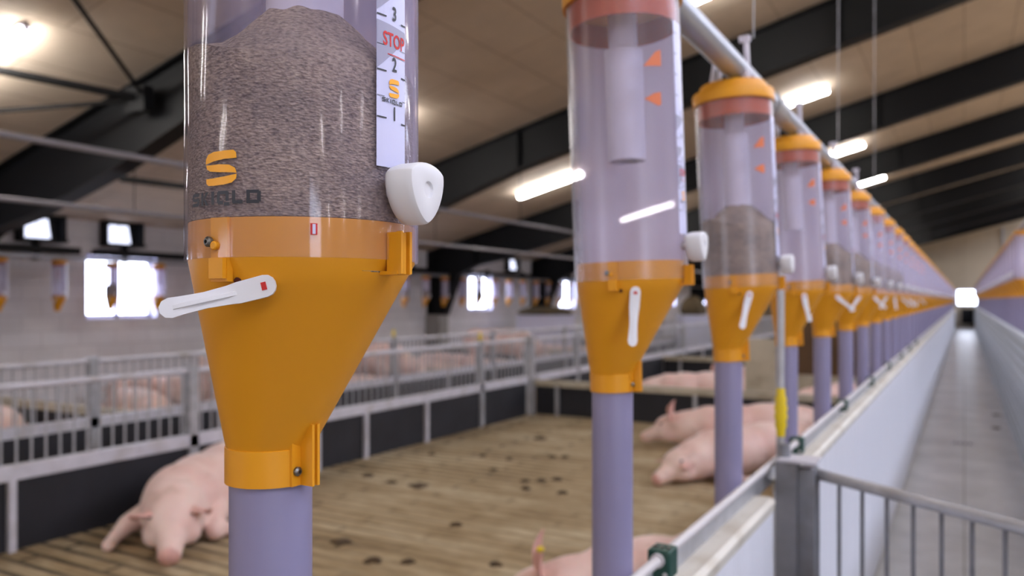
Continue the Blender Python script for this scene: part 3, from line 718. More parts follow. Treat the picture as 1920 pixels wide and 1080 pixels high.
def dispenser(x, y, lab, group, lod=0, clear='clear_haze', lean=0.0, lever_ang=0.0, logo=False, dz=0.0, mirror=False, leanvec=None, pipe_on=True):
    t = thing('feed_dispenser', (x, y, dz), lab, 'feed dispenser', group)
    if mirror: t.rotation_euler = (0, 0, pi)
    D = D0 if lod == 0 else D1
    Rv = Vector((cos(TH), sin(TH), 0))
    piv = Vector((OFF, 0, z(-.125)))
    L = Matrix.Identity(4)
    if lean:
        ax = Vector((0, 0, 1)).cross(-Rv if leanvec is None else leanvec)
        L = Matrix.Translation(piv) @ Matrix.Rotation(lean, 4, ax) @ Matrix.Translation(-piv)
    link('clear_tube', D['clear'].copy() if False else D['clear'], [M[clear]], t, L)
    o = t.children[-1]
    if len(o.material_slots) and o.material_slots[0].material != M[clear]:
        o.material_slots[0].link = 'OBJECT'; o.material_slots[0].material = M[clear]
    link('hopper', D['hopper'], M['yellow'], t, L)
    link('tube_cap', D['cap'], M['yellow'], t, L)
    link('knob', D['knob'], M['white_plastic'], t, L)
    if pipe_on: link('down_pipe', D['pipe'], M['pipe'], t)
    if lod < 2 or mirror: link('cap_skirt', D['skirt'], M['orange'], t, L)
    if lod < 2:
        link('drop_tube', D['drop'], M['tube_white'], t, L)
        laz = radians(-65)
        pos = Vector((.0778*cos(laz), .0778*sin(laz), z(.0090)))
        lv = link('lever', lev, M['white_plastic'], t, L @ basis(laz, pos, lever_ang) @ Matrix.Diagonal((.93 if logo else 1.06, 1, 1.08, 1)))
    if lod == 0:
        link('lever_slot', levhole, M['red'], lv)
        link('tube_clip', CU, M['yellow'], t, L); nc = link('neck_clip', CL, M['yellow'], t, L)
        link('screw', SCR, M['steel_dark'], nc, at_az(-.02, 0, 0) @ Matrix.Translation((OFF+.0348, -.0075, z(-.1285))))
        a = radians(-87)
        tb = link('hook_tab', TAB, M['yellow'], t, L @ Matrix.Rotation(a, 4, 'Z'))
        link('screw', SCR, M['steel_dark'], t, L @ at_az(radians(-92), RT, z(.0385)))
        link('button', BUT, M['yellow'], t, L @ at_az(radians(-88.5), RT, z(.0358)))
        link('drain_hole', HOLE, M['hole'], t, L @ at_az(radians(-80), .0775, z(.0125)))
        for b in BR: link('tube_bracket', b, M['tube_white'], t, L)
        link('latch_arm', LATCH, M['tube_white'], t, L)
        sl = link('scale_label', LB['label'], M['label'], t, L)
        link('stop_word', LB['stop'], M['red'], sl)
        for me in LB['nums']: link('scale_number', me, M['print_grey'], sl)
        link('logo_mark', lab_mark, M['print_yellow'], sl); link('logo_word', lab_word, M['print_grey'], sl)
    if lod < 2 and not logo:
        for q in arrows: link('arrow_mark', q, M['print_orange'], t, L)
    if logo:
        link('logo_mark', logo_mark, M['print_yellow'], t, L); link('logo_word', logo_word, M['print_grey'], t, L)
        im = link('inspection_mark', slotmk, M['red'], t, L @ Matrix.Rotation(radians(-42), 4, 'Z')); link('mark_core', slotmk2, M['label'], im)
    return t, L

def feed_heap(seg=64, rings=14, seed=0):
    rnd = random.Random(seed); mb = MB(); R = RT-.0028; rs = []
    # the meal fills the hopper ring and tube, with a cone under the drop tube
    rs.append([(OFF*.9+.03*cos(2*pi*j/seg), .03*sin(2*pi*j/seg), z(-.10)) for j in range(seg)])
    rs.append([(.078*cos(2*pi*j/seg), .078*sin(2*pi*j/seg), z(.020)) for j in range(seg)])
    rs.append([(.0788*cos(2*pi*j/seg), .0788*sin(2*pi*j/seg), z(.0546)) for j in range(seg)])
    rs.append([(R*cos(2*pi*j/seg), R*sin(2*pi*j/seg), z(.0550)) for j in range(seg)])
    edge = [.160 + .003*noise.noise((cos(2*pi*j/seg)*3, sin(2*pi*j/seg)*3, seed)) + .020*max(0, cos(2*pi*j/seg - radians(222)))**2 for j in range(seg)]
    for k in range(4, 9): rs.append([(R*cos(2*pi*j/seg), R*sin(2*pi*j/seg), z(.055+(edge[j]-.055)*(k-3)/5)) for j in range(seg)])
    for k in range(1, rings+1):
        s = k/rings; r = R*(1-s)+.001
        ring = []
        for j in range(seg):
            a = 2*pi*j/seg; zz = max(.2125-.92*max(0, r-.028), edge[j]+.22*(R-r))
            zz += .0026*noise.noise((r*cos(a)*70, r*sin(a)*70, seed)) * (1 if s > .05 else 0)
            if r < .027: zz = max(zz, .207)
            ring.append((r*cos(a), r*sin(a), z(zz)))
        rs.append(ring)
    mb.rings(rs); return mb.mesh('feed_meal', 60)
FM0 = feed_heap(); FM1 = feed_heap(20, 5, 3)

YS = [.444+.69*k for k in range(63)]
leans = {0: .0, 1: .034, 2: .045, 3: .052, 4: .045, 5: .04, 6: .035, 7: .03}
levs = {0: radians(76), 1: radians(6), 2: radians(17), 3: radians(-6), 4: radians(-45), 5: radians(38), 6: radians(-42), 7: radians(35), 8: radians(0)}
filled = {0, 2, 4, 5, 6, 7, 8}
names = ['nearest large dispenser filled with ground feed, bearing the yellow logo, white lever turned left',
         'second dispenser from the camera, empty dusty clear tube with orange marks and hanging white lever',
         'third dispenser from the camera, half filled with brown meal, in front of the gate post',
         'fourth dispenser from the camera, empty tube behind the third one',
         'fifth dispenser from the camera, lever tilted right, holding some meal',
         'sixth dispenser from the camera, lever tilted left to form a V with its neighbour',
         'seventh dispenser from the camera, lever tilted right', 'eighth dispenser from the camera, lever tilted left',
         'ninth dispenser from the camera, lever hanging straight']
XF = -.433
grp = 'feed dispensers along the left side of the corridor'
for n, y in enumerate(YS):
    lod = 0 if n < 6 else (1 if n < 14 else 2)
    lab = names[n] if n < 9 else 'distant feed dispenser merging into the left row towards the bright end window'
    lv = levs.get(n, radians(random.choice((-40, 0, 30, 5))))
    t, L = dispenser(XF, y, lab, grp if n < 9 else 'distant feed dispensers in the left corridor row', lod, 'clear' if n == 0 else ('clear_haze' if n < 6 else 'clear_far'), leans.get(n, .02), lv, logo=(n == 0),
                     leanvec=Vector((-sin(TH), cos(TH), 0)) if n == 0 else None)
    if n in filled:
        f = link('feed_meal', FM0 if n < 6 else FM1, M['feed'], None, Matrix.Translation((XF, y, 0)) @ L)
        tag(f, 'ground brown feed heaped inside the %s dispenser from the camera' % ordn[n], 'animal feed', 'feed inside the dispensers', 'stuff')
for k in range(50):
    y = 8.9+.69*k
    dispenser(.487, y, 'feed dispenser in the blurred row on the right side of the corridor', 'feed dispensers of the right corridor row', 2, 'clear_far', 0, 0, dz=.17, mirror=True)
for k in range(28):
    y = 4.30+.69*k
    lab = {0: 'small dispenser at the left edge, by the far left wall', 1: 'small dispenser by the left wall, second from the left edge', 2: 'small dispenser hanging before the first bright window', 3: 'small dispenser just right of the first bright window'}.get(k, 'small feed dispenser hanging along the far left wall')
    t, L = dispenser(-9.6, y, lab, 'small dispensers along the left wall' if k > 3 else None, 1, 'clear_haze', 0, radians(20), pipe_on=False)
    if k in (0, 3, 9, 12, 13, 16):
        tag(link('feed_meal', FM1, M['feed'], None, Matrix.Translation((-9.6, y, 0))), 'brown meal in the small wall dispenser %s' % (('at the left edge of the photo') if k == 0 else 'right of the first window' if k == 3 else 'far along the left wall'), 'animal feed', 'feed inside the wall dispensers', 'stuff')
# auger tubes feeding the rows
def auger(x, zt, lab, y0=-6.9, y1=44.9, r=.027):
    t = thing('auger_tube', (0, 0, 0), lab, 'feed tube')
    build('tube', MB().tube([(x, y0, zt), (x, y1, zt)], r, 24), M['auger'], t)
    return t
a = auger(XF-.012, z(.518), 'galvanised feed tube running above the left row of dispensers')
for k in range(7): build('coupling', MB().tube([(XF-.012, 2.15+k*2.76, z(.518)), (XF-.012, 2.28+k*2.76, z(.518))], .031, 24), M['galv'], a)
auger(.487, z(.518)+.17, 'galvanised feed tube above the right row of dispensers')
auger(-9.6, z(.518), 'thin feed tube above the small dispensers by the left wall')
# thin suspension wires
for i in (2, 4, 6):
    y = YS[i]
    pipe('suspension_wire', [(XF+.02, y, z(.59)), (XF+.02, y+.05, zc(XF)-.01)], .0016, 'thin wire from the roof down to the %s dispenser' % ordn[i], 'galv', 'wire', 6)
# troughs below the row
tr = MB()
tr.box((-.62, -2, 0), (-.59, 44, .2)).box((-.455, -2, 0), (-.44, 44, .2)).box((-.60, -2, 0), (-.45, 44, .05))
tag(build('feed_trough', tr, M['concrete_pier'], None, 0), 'long low concrete trough under the left row of dispensers', 'trough')

# ------------------------------------------------------------------ corridor side panels
def long_panel(y0, y1, lab):
    t = thing('pen_partition', (0, 0, 0), lab, 'panel', 'white corridor wall panels')
    mb = MB(); n = max(1, int((y1-y0)/.12)); s = (y1-y0)/n
    # tongue and groove board: shallow V joints between vertical planks
    pts = []
    for k in range(n):
        a = y0+k*s; pts += [(-.390, a+.004), (-.390, a+s-.004), (-.3925, a+s)]
    poly = [(-.430, y0)] + [(-.3925, y0)] + pts + [(-.430, y1)]
    mb.prism([(p[0], p[1]) for p in poly], .01, .905, axis='Z')
    build('board', mb, M['panel'], t, 0)
    build('top_ledge', MB().prism([(-.434, .905), (-.388, .905), (-.386, .925), (-.396, .934), (-.434, .934)], y0, y1), M['ledge'], t, 0)
    build('back_shade_strip', MB().box((-.4365, y0, .925), (-.4325, y1 if y1 > 2 else 2.12, .968)), M['galv'], t, 0)  # grey chosen so the strip reads as shade between rod and ledge
    return t
long_panel(-2.0, 1.93, 'white panel left of the gate post, below the green clip, nearest the camera')
long_panel(2.12, 6.9, 'white corridor panel directly behind the gate post')
ordp = ['next', 'middle', 'further', 'last']
for i, (a, b) in enumerate(((6.94, 14.6), (14.64, 24.4), (24.44, 34.4), (34.44, 44.9))):
    long_panel(a, b, 'distant white corridor panel on the left side, %s one along' % ordp[i])
pipe('panel_rod', [(-.424, -2, .985), (-.424, 44.9, .985)], .0085, 'white round rod running along the top of the left panel', 'rod', 'rod')
def clip(y, lab):
    t = thing('rod_clip', (-.424, y, .934), lab, 'clip', 'green clips holding the white rod')
    b = MB().box((-.018, -.022, .020), (.019, .022, .066)); o = build('clip_body', b, M['green'], t, 30); bevel(o, .003)
    build('rod_collar', MB().tube([(0, -.028, .051), (0, -.021, .051)], .0115, 16), M['rod'], t)
    for k in (-.010, .001, .012): build('top_stud', MB().tube([(k, -.004, .066), (k, -.004, .069)], .0034, 10), M['steel_dark'], t)
    build('side_screw', MB().tube([(.012, -.0238, .029), (.012, -.0215, .029)], .004, 10), M['rod'], t)
clip(1.235, 'dark green clip on the white rod at the bottom, nearest the camera')
clip(2.42, 'dark green clip on the white rod just behind the gate post')
clip(3.42, 'dark green clip, third along the white rod')
for k in range(5): clip(4.5+1.1*k, 'small dark green clip further along the white rod')
# right panel
mb = MB().box((.437, Y0, .0), (.475, Y1, 1.06)).box((.432, Y0, 0), (.445, Y1, .10)).box((.430, Y0, 1.06), (.485, Y1, 1.085))
for k in range(8): mb.box((.431, Y0, .16+k*.11), (.438, Y1, .22+k*.11))
tag(build('right_panel', mb, M['right_panel'], None, 0), 'pale ribbed panel wall along the right side of the corridor', 'panel')

# drain grate and stains in the corridor
gy = P(1805, 832, 1.4*FPX/(832-562))
t = thing('drain_grate', (gy.x, gy.y, .002), 'small slotted drain set in the corridor floor', 'drain')
build('grate', MB().box((-.10, -.06, 0), (.10, .06, .003)), M['galv_white'], t, 0)
for k in (-.062, -.02, .022, .064): build('slot', MB().box((k-.009, -.045, .0028), (k+.009, .045, .0034)), M['board_black'], t, 0)
def blob(c, r, h, seed, seg=14):
    rnd = random.Random(seed); mb = MB(); rs = []
    ph = [rnd.uniform(.6, 1.3) for _ in range(seg)]
    for s, zz in ((1, 0), (.85, h*.5), (.5, h*.9), (.1, h)):
        rs.append([(c[0]+r[0]*s*ph[j]*cos(2*pi*j/seg), c[1]+r[1]*s*ph[j]*sin(2*pi*j/seg), c[2]+zz) for j in range(seg)])
    return mb.rings(rs)
for i, (px, py) in enumerate(((1868, 778), (1868, 803), (1838, 666), (1846, 655))):
    g = P(px, py, 1.4*FPX/(py-562))
    tag(build('muck_patch', blob((g.x, g.y, .002), (.05, .09), .006, i), M['manure']), 'brown muck patch on the corridor floor by the right panel, %s' % ('nearest', 'second', 'third', 'furthest')[i], 'muck', 'muck patches in the corridor')
spots = [(785, 911, .07), (690, 893, .04), (735, 905, .03), (640, 1018, .05), (700, 1052, .04), (765, 1055, .03), (1035, 857, .035), (1060, 858, .03), (985, 903, .03), (1015, 902, .03), (1045, 900, .035), (985, 917, .03), (1054, 925, .03), (905, 855, .03), (955, 862, .025), (905, 800, .06), (1015, 823, .06), (925, 882, .03), (855, 985, .03), (810, 852, .03), (930, 1060, .03), (1160, 855, .04)]
for i, (px, py, r) in enumerate(spots):
    g = P(px, py, 1.4*FPX/(py-562))
    tag(build('manure_lump', blob((g.x, g.y, .0), (r*1.2, r*1.2), .02, 50+i), M['manure']), 'small dark manure lump on the slatted pen floor', 'manure', 'manure lumps on the pen floor')

# ------------------------------------------------------------------ gate and post
pp = (-.367, 2.05)
t = thing('gate_post', (pp[0], pp[1], 0), 'square galvanised gate post with a flat cap beside the corridor', 'post')
build('post', MB().box((-.038, -.03, 0), (.012, .03, 1.0)), M['galv_post'], t, 0)
build('hinge_channel', MB().box((.013, -.012, 0), (.05, .05, .985)), M['galv_post'], t, 0)
rot = Matrix.Rotation(radians(8), 3, 'X')
build('cap_plate', MB().box((-.032, -.034, 1.002), (.058, .050, 1.008)), M['galv_white'], t, 0)
build('bolt', MB().tube([(-.024, .012, 1.008), (-.024, .012, 1.04)], .014, 8), M['galv_post'], t)
t = thing('water_pipe', (pp[0]-.042, pp[1]+.06, 0), 'thin grey vertical pipe behind the gate post with a yellow fluted spacer', 'pipe')
build('pipe', MB().tube([(0, 0, 0), (0, 0, 1.50)], .0095, 14), M['galv'], t)
ins = MB(); prof = []
for k in range(13):
    s = k/12; env = .009+.0085*sin(pi*s); prof.append((env*(1.0 if k % 2 else .82), 1.043+.137*s))
ins.lathe(prof, 16, cap=True)
build('yellow_spacer', ins, M['yellow_tag'], t)
gl = Vector((-.372, 2.18, 0)); gr_ = Vector((.24, 1.67, 0)); gl = Vector((-.352, 2.11, 0))
gd = (Vector((.12, 1.765, 0))-gl).normalized()
t = thing('corridor_gate', gl, 'galvanised tubular gate with vertical bars, swung open across the lower right', 'gate', rz=math.atan2(gd.y, gd.x))
L_ = .80
build('top_rail', MB().tube([(0, 0, .968), (L_, 0, .968)], .0135, 18), M['galv'], t)
build('bottom_rail', MB().tube([(0, 0, .12), (L_, 0, .12)], .0135, 18), M['galv'], t)
build('stile', MB().tube([(L_, 0, .11), (L_, 0, .965)], .0135, 18), M['galv'], t)
barm = MB().tube([(0, 0, .12), (0, 0, .955)], .0048, 10).mesh('bar')
for k in range(11): link('bar', barm, M['galv_post'], t, Matrix.Translation((.045+.068*k, 0, 0)))
build('hinge_pin', MB().tube([(.0, 0, .90), (.0, 0, .97)], .010, 10), M['steel_dark'], t)

# ------------------------------------------------------------------ pen fences
bar = MB().tube([(0, 0, .47), (0, 0, .905)], .0065, 8).mesh('bar')
def fence(x, y0, y1, lab, grp, post=True, tagtop=False, thick=.035):
    t = thing('pen_fence', (x, y0, 0), lab, 'fence', grp); L = y1-y0
    build('base_board', MB().box((-.012, .01, .0), (.012, L-.01, .40)), M['board_black'], t, 0)
    build('lower_rail', MB().box((-.035, 0, .395), (.035, L, .475)), M['galv_white'], t, 0)
    build('top_rail', MB().tube([(0, 0, .915), (0, L, .915)], .021, 12), M['galv_white'], t)
    build('foot_post', MB().box((.013, -.02, 0), (.045, .02, .40)), M['galv_white'], t, 0)
    if post: build('post', MB().box((-.035, L/2-thick, .0), (.035, L/2+thick, .95)), M['galv'], t, 0)
    if tagtop: build('yellow_cap', MB().lathe([(.012, .95), (.02, .975), (.014, 1.03), (.004, 1.045)], 10, c=(0, L/2), cap=True), M['yellow_tag'], t)
    n = int(L/.08)
    for k in range(n):
        yy = (k+.5)*L/n
        if abs(yy-L/2) > thick or not post: link('bar', bar, M['galv'], t, Matrix.Translation((0, yy, 0)))
    return t
FX, RX = -4.62, -5.98
ysf = [1.25, 2.45, 4.9, 6.36, 7.9]
ysf = [(1.2, 2.45), (2.45, 4.85), (4.85, 6.36), (6.36, 8.44)]
for i, (a, b) in enumerate(ysf):
    fence(FX, a, b, 'galvanised fence with black base board behind the near pen, %s section from the left' % ordn[i], 'fence sections behind the near pen', post=(i != 2), tagtop=(i == 3))
    if b-a > 2:
        c = (a+b)/2
        o = bpy.data.objects['foot_post']
for i, y in enumerate((5.45,)):
    tag(build('foot_stay', MB().box((FX+.013, y-.02, 0), (FX+.045, y+.02, .40)), M['galv_white'], None, 0), 'thin pale upright against the black base board, right of the filled dispenser', 'post')
tag(build('corner_post', MB().box((FX-.045, 8.5, 0), (FX+.045, 8.6, .96)), M['galv'], None, 0), 'thick galvanised corner post at the back right corner of the near pen', 'post')
k = 0
for a in [8.72+2.38*j for j in range(8)]:
    fence(FX, a, a+2.34, 'galvanised fence section beyond the corner post, %s one along' % ordn[k], 'fence sections of the further pens', post=True); k += 1
k = 0
for a, b in [(.5, 2.6), (2.6, 5.0), (5.0, 6.5), (6.5, 8.72)] + [(8.75+2.4*j, 11.1+2.4*j) for j in range(7)]:
    fence(RX, a, b, 'second galvanised fence row beyond the aisle, %s section from the left' % ordn[k], 'fence sections of the second row', tagtop=(k == 3)); k += 1
# cross fences (low)
def cross(y, x0, x1, lab, zt=.42, mat='galv_white'):
    t = thing('cross_fence', (x0, y, 0), lab, 'fence', 'low cross fences'); L = x1-x0
    build('base_board', MB().box((0, -.012, 0), (L, .012, zt-.06)), M['board_black'], t, 0)
    build('top_beam', MB().box((0, -.05, zt-.07), (L, .05, zt)), M['beige_board'], t, 0)
    for k in range(5): build('foot_post', MB().box((.3+k*(L-.5)/4-.02, -.045, 0), (.3+k*(L-.5)/4+.02, -.012, zt-.06)), M['galv'], t, 0)
cross(8.62, FX+.05, -.68, 'low black cross fence with a pale top beam at the back of the near pen')
cross(13.4, FX+.05, -.68, 'low black cross fence of the second pen, behind the first')
cross(18.2, FX+.05, -.68, 'low black cross fence of the third pen, furthest back')
for i, y in enumerate((4.4, 9.2, 14.0, 18.8)):
    cross(y, XW+.1, RX-.06, 'low cross fence between the back pens at left, %s from the camera' % ordn[i])
# beige panel, brown board, white crates with straw
b0 = P(1427, 635, 8.55)
tag(build('divider_panel', MB().box((b0.x-.16, 8.70, 0), (b0.x+.16, 8.76, b0.z)), M['beige_board'], None, 0), 'upright beige board standing behind the low cross fence, right of the third dispenser', 'board')
b1 = P(1545, 600, 10.5)
t = thing('brown_partition', (b1.x, b1.y, 0), 'dark brown board above a low beige wall, seen between the dispenser pipes', 'partition')
build('board', MB().box((-.42, -.03, .40), (.42, .03, b1.z)), M['brown_board'], t, 0); build('low_wall', MB().box((-.8, -.06, 0), (.8, .06, .40)), M['beige_board'], t, 0)
def straw_rack(px, d, top, wdt, hh, lab1, lab2):
    c = P(px, 590, d)
    t = thing('straw_crate', (c.x, c.y, 0), lab1, 'crate', rz=TH)
    build('box', MB().box((-wdt/2, -.4, .12), (wdt/2, .4, top)), M['window_white'], t, 0)
    build('rim', MB().box((-wdt/2-.02, -.42, top-.05), (wdt/2+.02, .42, top)), M['window_white'], t, 0)
    for sx in (-1, 1): build('leg', MB().box((sx*wdt/2-.04, -.4, 0), (sx*wdt/2+.04, -.32, .14)), M['galv'], t, 0)
    mb = MB(); rs = []
    for s, zz in ((.9, 0), (1.0, .25), (.85, .6), (.5, .9), (.1, 1)):
        rs.append([(c.x + (wdt*.45*cos(2*pi*j/18)*cos(TH) - .35*sin(2*pi*j/18)*sin(TH))*s*(1+.15*sin(5*j+s)), c.y + (wdt*.45*cos(2*pi*j/18)*sin(TH)+.35*sin(2*pi*j/18)*cos(TH))*s*(1+.15*sin(5*j+s)), top+.001+hh*zz*(1+.1*sin(3*j))) for j in range(18)])
    mb.rings(rs); tag(build('straw_heap', mb, M['straw']), lab2, 'straw', None, 'stuff')
straw_rack(1022, 19.0, 1.04, 1.35, .20, 'white crate by the left wall below a bright window', 'brown straw heaped on the white crate under the window')
straw_rack(1300, 18.5, 1.05, .62, .42, 'small white crate between the second and third dispensers', 'brown straw heap between the second and third dispensers')

# ------------------------------------------------------------------ pigs
def bake(mb, voxel, smooth_it, name):
    me = mb.mesh(name, 0); ob = bpy.data.objects.new('tmp', me); COL.objects.link(ob)
    r = ob.modifiers.new('r', 'REMESH'); r.mode = 'VOXEL'; r.voxel_size = voxel
    s = ob.modifiers.new('s', 'SMOOTH'); s.factor = .5; s.iterations = smooth_it
    bpy.context.view_layer.update()
    out = bpy.data.meshes.new_from_object(ob.evaluated_get(bpy.context.evaluated_depsgraph_get()))
    bpy.data.objects.remove(ob); return out
def limb(mb, pts, rad):
    mb.tube(pts, rad, 14)
    for p, r in zip(pts, rad): mb.ellip(p, (r, r, r), seg=14, rr=8)
def ear_shape(length, width, seg=9, n=8, curl=.35):
    """cupped leaf shaped ear, base at origin, tip along +x, opening towards +z; two sided with thickness"""
    top, botm = [], []
    for i in range(n+1):
        s = i/n; wd = width*(sin(pi*min(1, (s*.86+.14)))**.8) * (1-.35*s)
        for j in range(seg):
            u = 2*j/(seg-1)-1
            zz = curl*wd*(u*u) + .12*length*sin(pi*s*.9)
            top.append((length*s, wd*u, zz)); botm.append((length*s, wd*u, zz-.010*(1-.5*abs(u))*(1-.6*s)-.001))
    fs = []; o = len(top)
    for i in range(n):
        for j in range(seg-1):
            a = i*seg+j; fs.append((a, a+seg, a+seg+1, a+1)); fs.append((a+o, a+1+o, a+seg+1+o, a+seg+o))
    for i in range(n):
        a = i*seg; fs.append((a, a+o, a+seg+o, a+seg)); b = a+seg-1; fs.append((b, b+seg, b+seg+o, b+o))
    for j in range(seg-1):
        a = j; fs.append((a, a+1, a+1+o, a+o)); b = n*seg+j; fs.append((b, b+o, b+1+o, b+1))
    return top+botm, fs
def pig_mesh(name, pose='belly', head_yaw=0.0, head_drop=0.0, ears='droop', fine=.016):
    mb = MB()
    Rz = Matrix.Rotation(head_yaw, 3, 'Z')
    if pose == 'belly': bz, br = .0, 1.0
    if pose in ('belly', 'side'):
        mb.ellip((-.50, 0, .205), (.25, .235, .205)); mb.ellip((-.22, 0, .215), (.36, .255, .215)); mb.ellip((.10, 0, .205), (.32, .245, .21))
        mb.ellip((.32, 0, .20), (.22, .215, .20)); N0 = Vector((.40, 0, .19))
        H = N0 + Rz @ Vector((.28, 0, -.02-head_drop)); S = N0 + Rz @ Vector((.53, 0, -.115-head_drop*.6))
    else:
        mb.ellip((-.50, 0, .62), (.26, .20, .24)); mb.ellip((-.22, 0, .60), (.36, .22, .25)); mb.ellip((.10, 0, .60), (.32, .21, .25))
        mb.ellip((.32, 0, .62), (.20, .18, .23)); N0 = Vector((.40, 0, .62))
        H = N0 + Rz @ Vector((.28, 0, -.06-head_drop)); S = N0 + Rz @ Vector((.52, 0, -.19-head_drop*1.3))
    # neck, skull, jowls, muzzle
    nm = (N0+H)/2
    limb(mb, [N0, nm, H], [.18, .168, .138])
    mb.ellip(tuple(H + Rz @ Vector((.03, 0, .0))), (.14, .132, .125), rot=Rz)
    for s in (-1, 1): mb.ellip(tuple(H + Rz @ Vector((.02, s*.075, -.05))), (.11, .07, .07), rot=Rz)
    mid = H.lerp(S, .55)
    limb(mb, [H + Rz @ Vector((.05, 0, .01)), mid, S], [.108, .076, .056])
    ax = (S-mid).normalized()
    mb.tube([S - ax*.01, S + ax*.028], [.058, .060], 18)
    mb.ellip(tuple(mid + Vector((0, 0, -.045))), (.07, .05, .03), rot=Rz)
    if pose == 'belly':
        limb(mb, [(.30, -.17, .13), (.46, -.25, .08), (.58, -.24, .042), (.68, -.20, .034)], [.085, .055, .036, .036])
        limb(mb, [(.30, .17, .13), (.42, .25, .06), (.30, .29, .04), (.18, .30, .033)], [.085, .055, .036, .034])
        for s in (-1, 1):
            mb.ellip((-.46, s*.17, .15), (.20, .12, .15)); limb(mb, [(-.34, s*.24, .07), (-.46, s*.29, .045), (-.24, s*.32, .036), (-.10, s*.33, .032)], [.07, .045, .035, .034])
    elif pose == 'side':
        for x0 in (.28,):
            limb(mb, [(x0, .15, .12), (x0+.12, .33, .07), (x0+.05, .46, .045), (x0+.12, .57, .036)], [.085, .055, .036, .034])
            limb(mb, [(x0-.04, .16, .08), (x0-.0, .33, .05), (x0-.1, .45, .04), (x0-.06, .55, .035)], [.08, .05, .036, .034])
        limb(mb, [(-.46, .12, .16), (-.30, .30, .10), (-.42, .44, .05), (-.36, .58, .036)], [.15, .075, .04, .034])
        limb(mb, [(-.50, .12, .10), (-.40, .30, .06), (-.52, .42, .04), (-.50, .55, .034)], [.13, .065, .038, .034])
    else:
        for s in (-1, 1):
            limb(mb, [(.30, s*.12, .50), (.30, s*.13, .34), (.32, s*.13, .17), (.31, s*.13, .04)], [.10, .06, .038, .036])
            mb.ellip((-.50, s*.11, .50), (.16, .10, .19)); limb(mb, [(-.48, s*.12, .42), (-.42, s*.13, .31), (-.52, s*.13, .19), (-.50, s*.13, .04)], [.11, .062, .040, .036])
    me = bake(mb, fine, 9, name)
    for v in me.vertices:
        if v.co.z < .002: v.co.z = .002
    me.polygons.foreach_set('use_smooth', [True]*len(me.polygons))
    # snout disc, nostrils, eyes, ears and tail join the same mesh
    bm = bmesh.new(); bm.from_mesh(me)
    for f in bm.faces:
        c = f.calc_center_median()
        if (c-(S+ax*.03)).length < .050: f.material_index = 1
        elif c.z < .05 and pose == 'stand': f.material_index = 3
        else: f.material_index = 0
    def add(mbx, mi):
        m2 = mbx.mesh('x', 0); o = len(bm.verts)
        vv = [bm.verts.new(v.co) for v in m2.vertices]
        for p in m2.polygons:
            f = bm.faces.new([vv[i] for i in p.vertices]); f.material_index = mi if mi >= 0 else m2.polygons[p.index].material_index; f.smooth = True
    side = Rz @ Vector((0, 1, 0)); upv = ax.cross(side) * -1
    if upv.z < 0: upv = -upv
    for s in (-1, 1):
        c = S + ax*.034 + side*s*.022; add(MB().ellip(tuple(c), (.007, .009, .013), rot=Rz, seg=10, rr=6), 2)
        e = H + Rz @ Vector((.095, s*.098, .052)); add(MB().ellip(tuple(e), (.016, .011, .011), rot=Rz, seg=10, rr=6), 2)
        vs, fs = ear_shape(.185, .075)
        base = H + Rz @ Vector((-.01, s*.075, .085))
        if ears == 'droop': d = Rz @ Vector((.72, s*.62, -.02))
        elif ears == 'flop': d = Rz @ Vector((.80, s*.45, -.35))
        else: d = Rz @ Vector((-.05, s*.35, .95))
        d.normalize(); fwd = Rz @ Vector((.6, s*.2, -.8)) if ears != 'up' else Rz @ Vector((1, s*.3, 0))
        zx = (fwd - d*fwd.dot(d)).normalized(); yx = zx.cross(d)
        Mx = Matrix((d, yx, zx)).transposed()
        mbx = MB(); half = len(fs)
        mbx._add([tuple(base + Mx @ Vector(v)) for v in vs], fs)
        add(mbx, 1)
    tb = Vector((-.74, 0, .27 if pose != 'stand' else .70))
    add(MB().tube([tb + Vector((-.03*k*.4+.01, .022*sin(k*1.5), .018*cos(k*1.5)-.02)) for k in range(8)], [.014-.0013*k for k in range(8)], 8), 0)
    m3 = bpy.data.meshes.new(name); bm.to_mesh(m3); bm.free()
    for m in (M['pig'], M['pig_dark'], M['pig_eye'], M['hoof']): m3.materials.append(m)
    return m3
PM = {
    'front': pig_mesh('pig', 'belly', radians(30), .0, 'droop', .014),
    'side_l': pig_mesh('pig', 'side', radians(-14), .0, 'up', .016),
    'side_f': pig_mesh('pig', 'belly', radians(10), .02, 'flop', .016),
    'stand': pig_mesh('pig', 'stand', radians(8), .12, 'flop', .022),
}
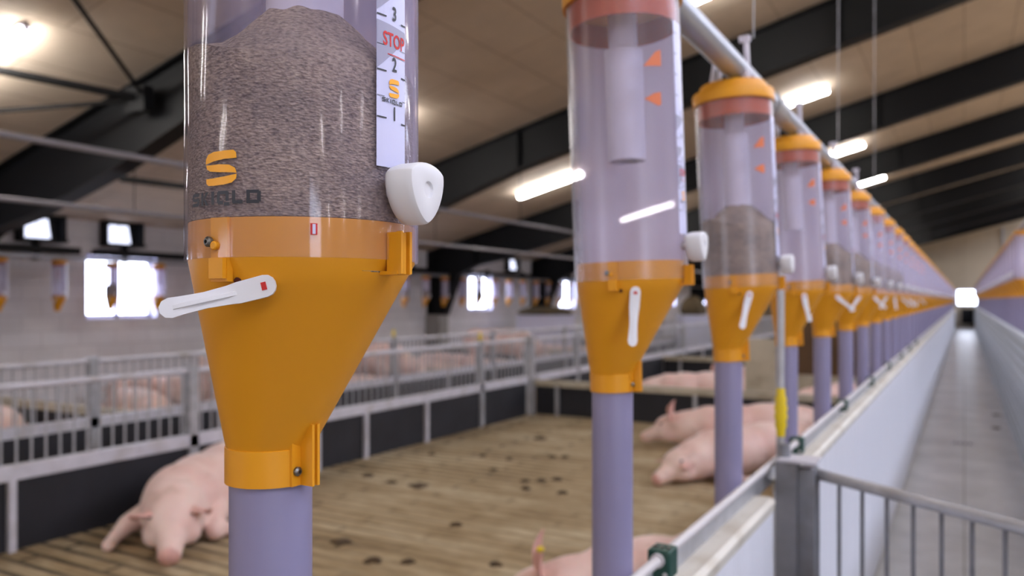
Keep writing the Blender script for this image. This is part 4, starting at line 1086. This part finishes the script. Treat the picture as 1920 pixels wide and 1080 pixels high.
def pig(kind, x, y, deg, lab, grp=None, sc=1.0, zr=0, flip=False):
    o = link('pig', PM[kind], None, None); o.location = (x, y, 0); o.rotation_euler = (0, 0, radians(deg))
    o.scale = (sc, -sc if flip else sc, sc)
    return tag(o, lab, 'pig', grp)
def pink(*a, **k): return pig(*a, **k)
pink('front', -4.17, 3.47, -70, 'pink pig lying by the left fence, facing the camera with its snout on the floor', sc=1.07)
pink('side_l', -1.80, 7.60, 206, 'pink pig lying in profile with one ear up, rear of the pair behind dispenser three', sc=1.0)
pink('side_f', -1.52, 6.45, 232, 'pink pig lying in front of another, folded ears, just behind the third dispenser pipe', sc=.95)
pig_b = pink('side_l', -1.07, 3.26, 222, 'pink pig at the bottom edge with a yellow ear tag, partly behind the second pipe', sc=.84); pig_b.scale[2] = .97
# yellow ear tag (worn)
tag(build('ear_tag', MB().ellip(tuple(P(1013, 1030, 3.12)), (.016, .016, .012), seg=12, rr=8), M['yellow_tag']), 'small yellow tag in the ear of the pig at the bottom edge', 'ear tag')
far = [('side_f', -7.6, 3.7, -50), ('stand', -8.9, 3.3, 20), ('side_f', -8.0, 5.6, 160), ('stand', -7.4, 6.4, -20), ('side_l', -7.0, 7.9, 200), ('side_f', -9.0, 6.7, 30), ('stand', -7.2, 8.6, 10), ('side_f', -7.5, 10.2, 190), ('side_f', -8.2, 12.2, 10), ('stand', -7.6, 13.0, 30), ('side_f', -7.4, 15.4, 200), ('side_f', -8.3, 15.9, 10), ('side_l', -6.9, 11.4, 160)]
for i, (k, x, y, a) in enumerate(far):
    pink(k, x, y, a, ('pink pig standing in the back left pens behind the fences' if k == 'stand' else 'pink pig lying in the back left pens behind the fence bars'), 'pigs in the back left pens' + (' standing' if k == 'stand' else ' lying'))
mid = [('side_f', -3.2, 10.6, 200, 'pink pig just beyond the low cross fence, seen between dispensers two and three'), ('side_l', -2.7, 12.3, 215, 'pink pig beyond the low cross fence, behind its neighbour'), ('side_f', -1.35, 9.9, 240, 'pink pig beyond the cross fence glimpsed between the further pipes')]
for k, x, y, a, lb in mid: pink(k, x, y, a, lb)
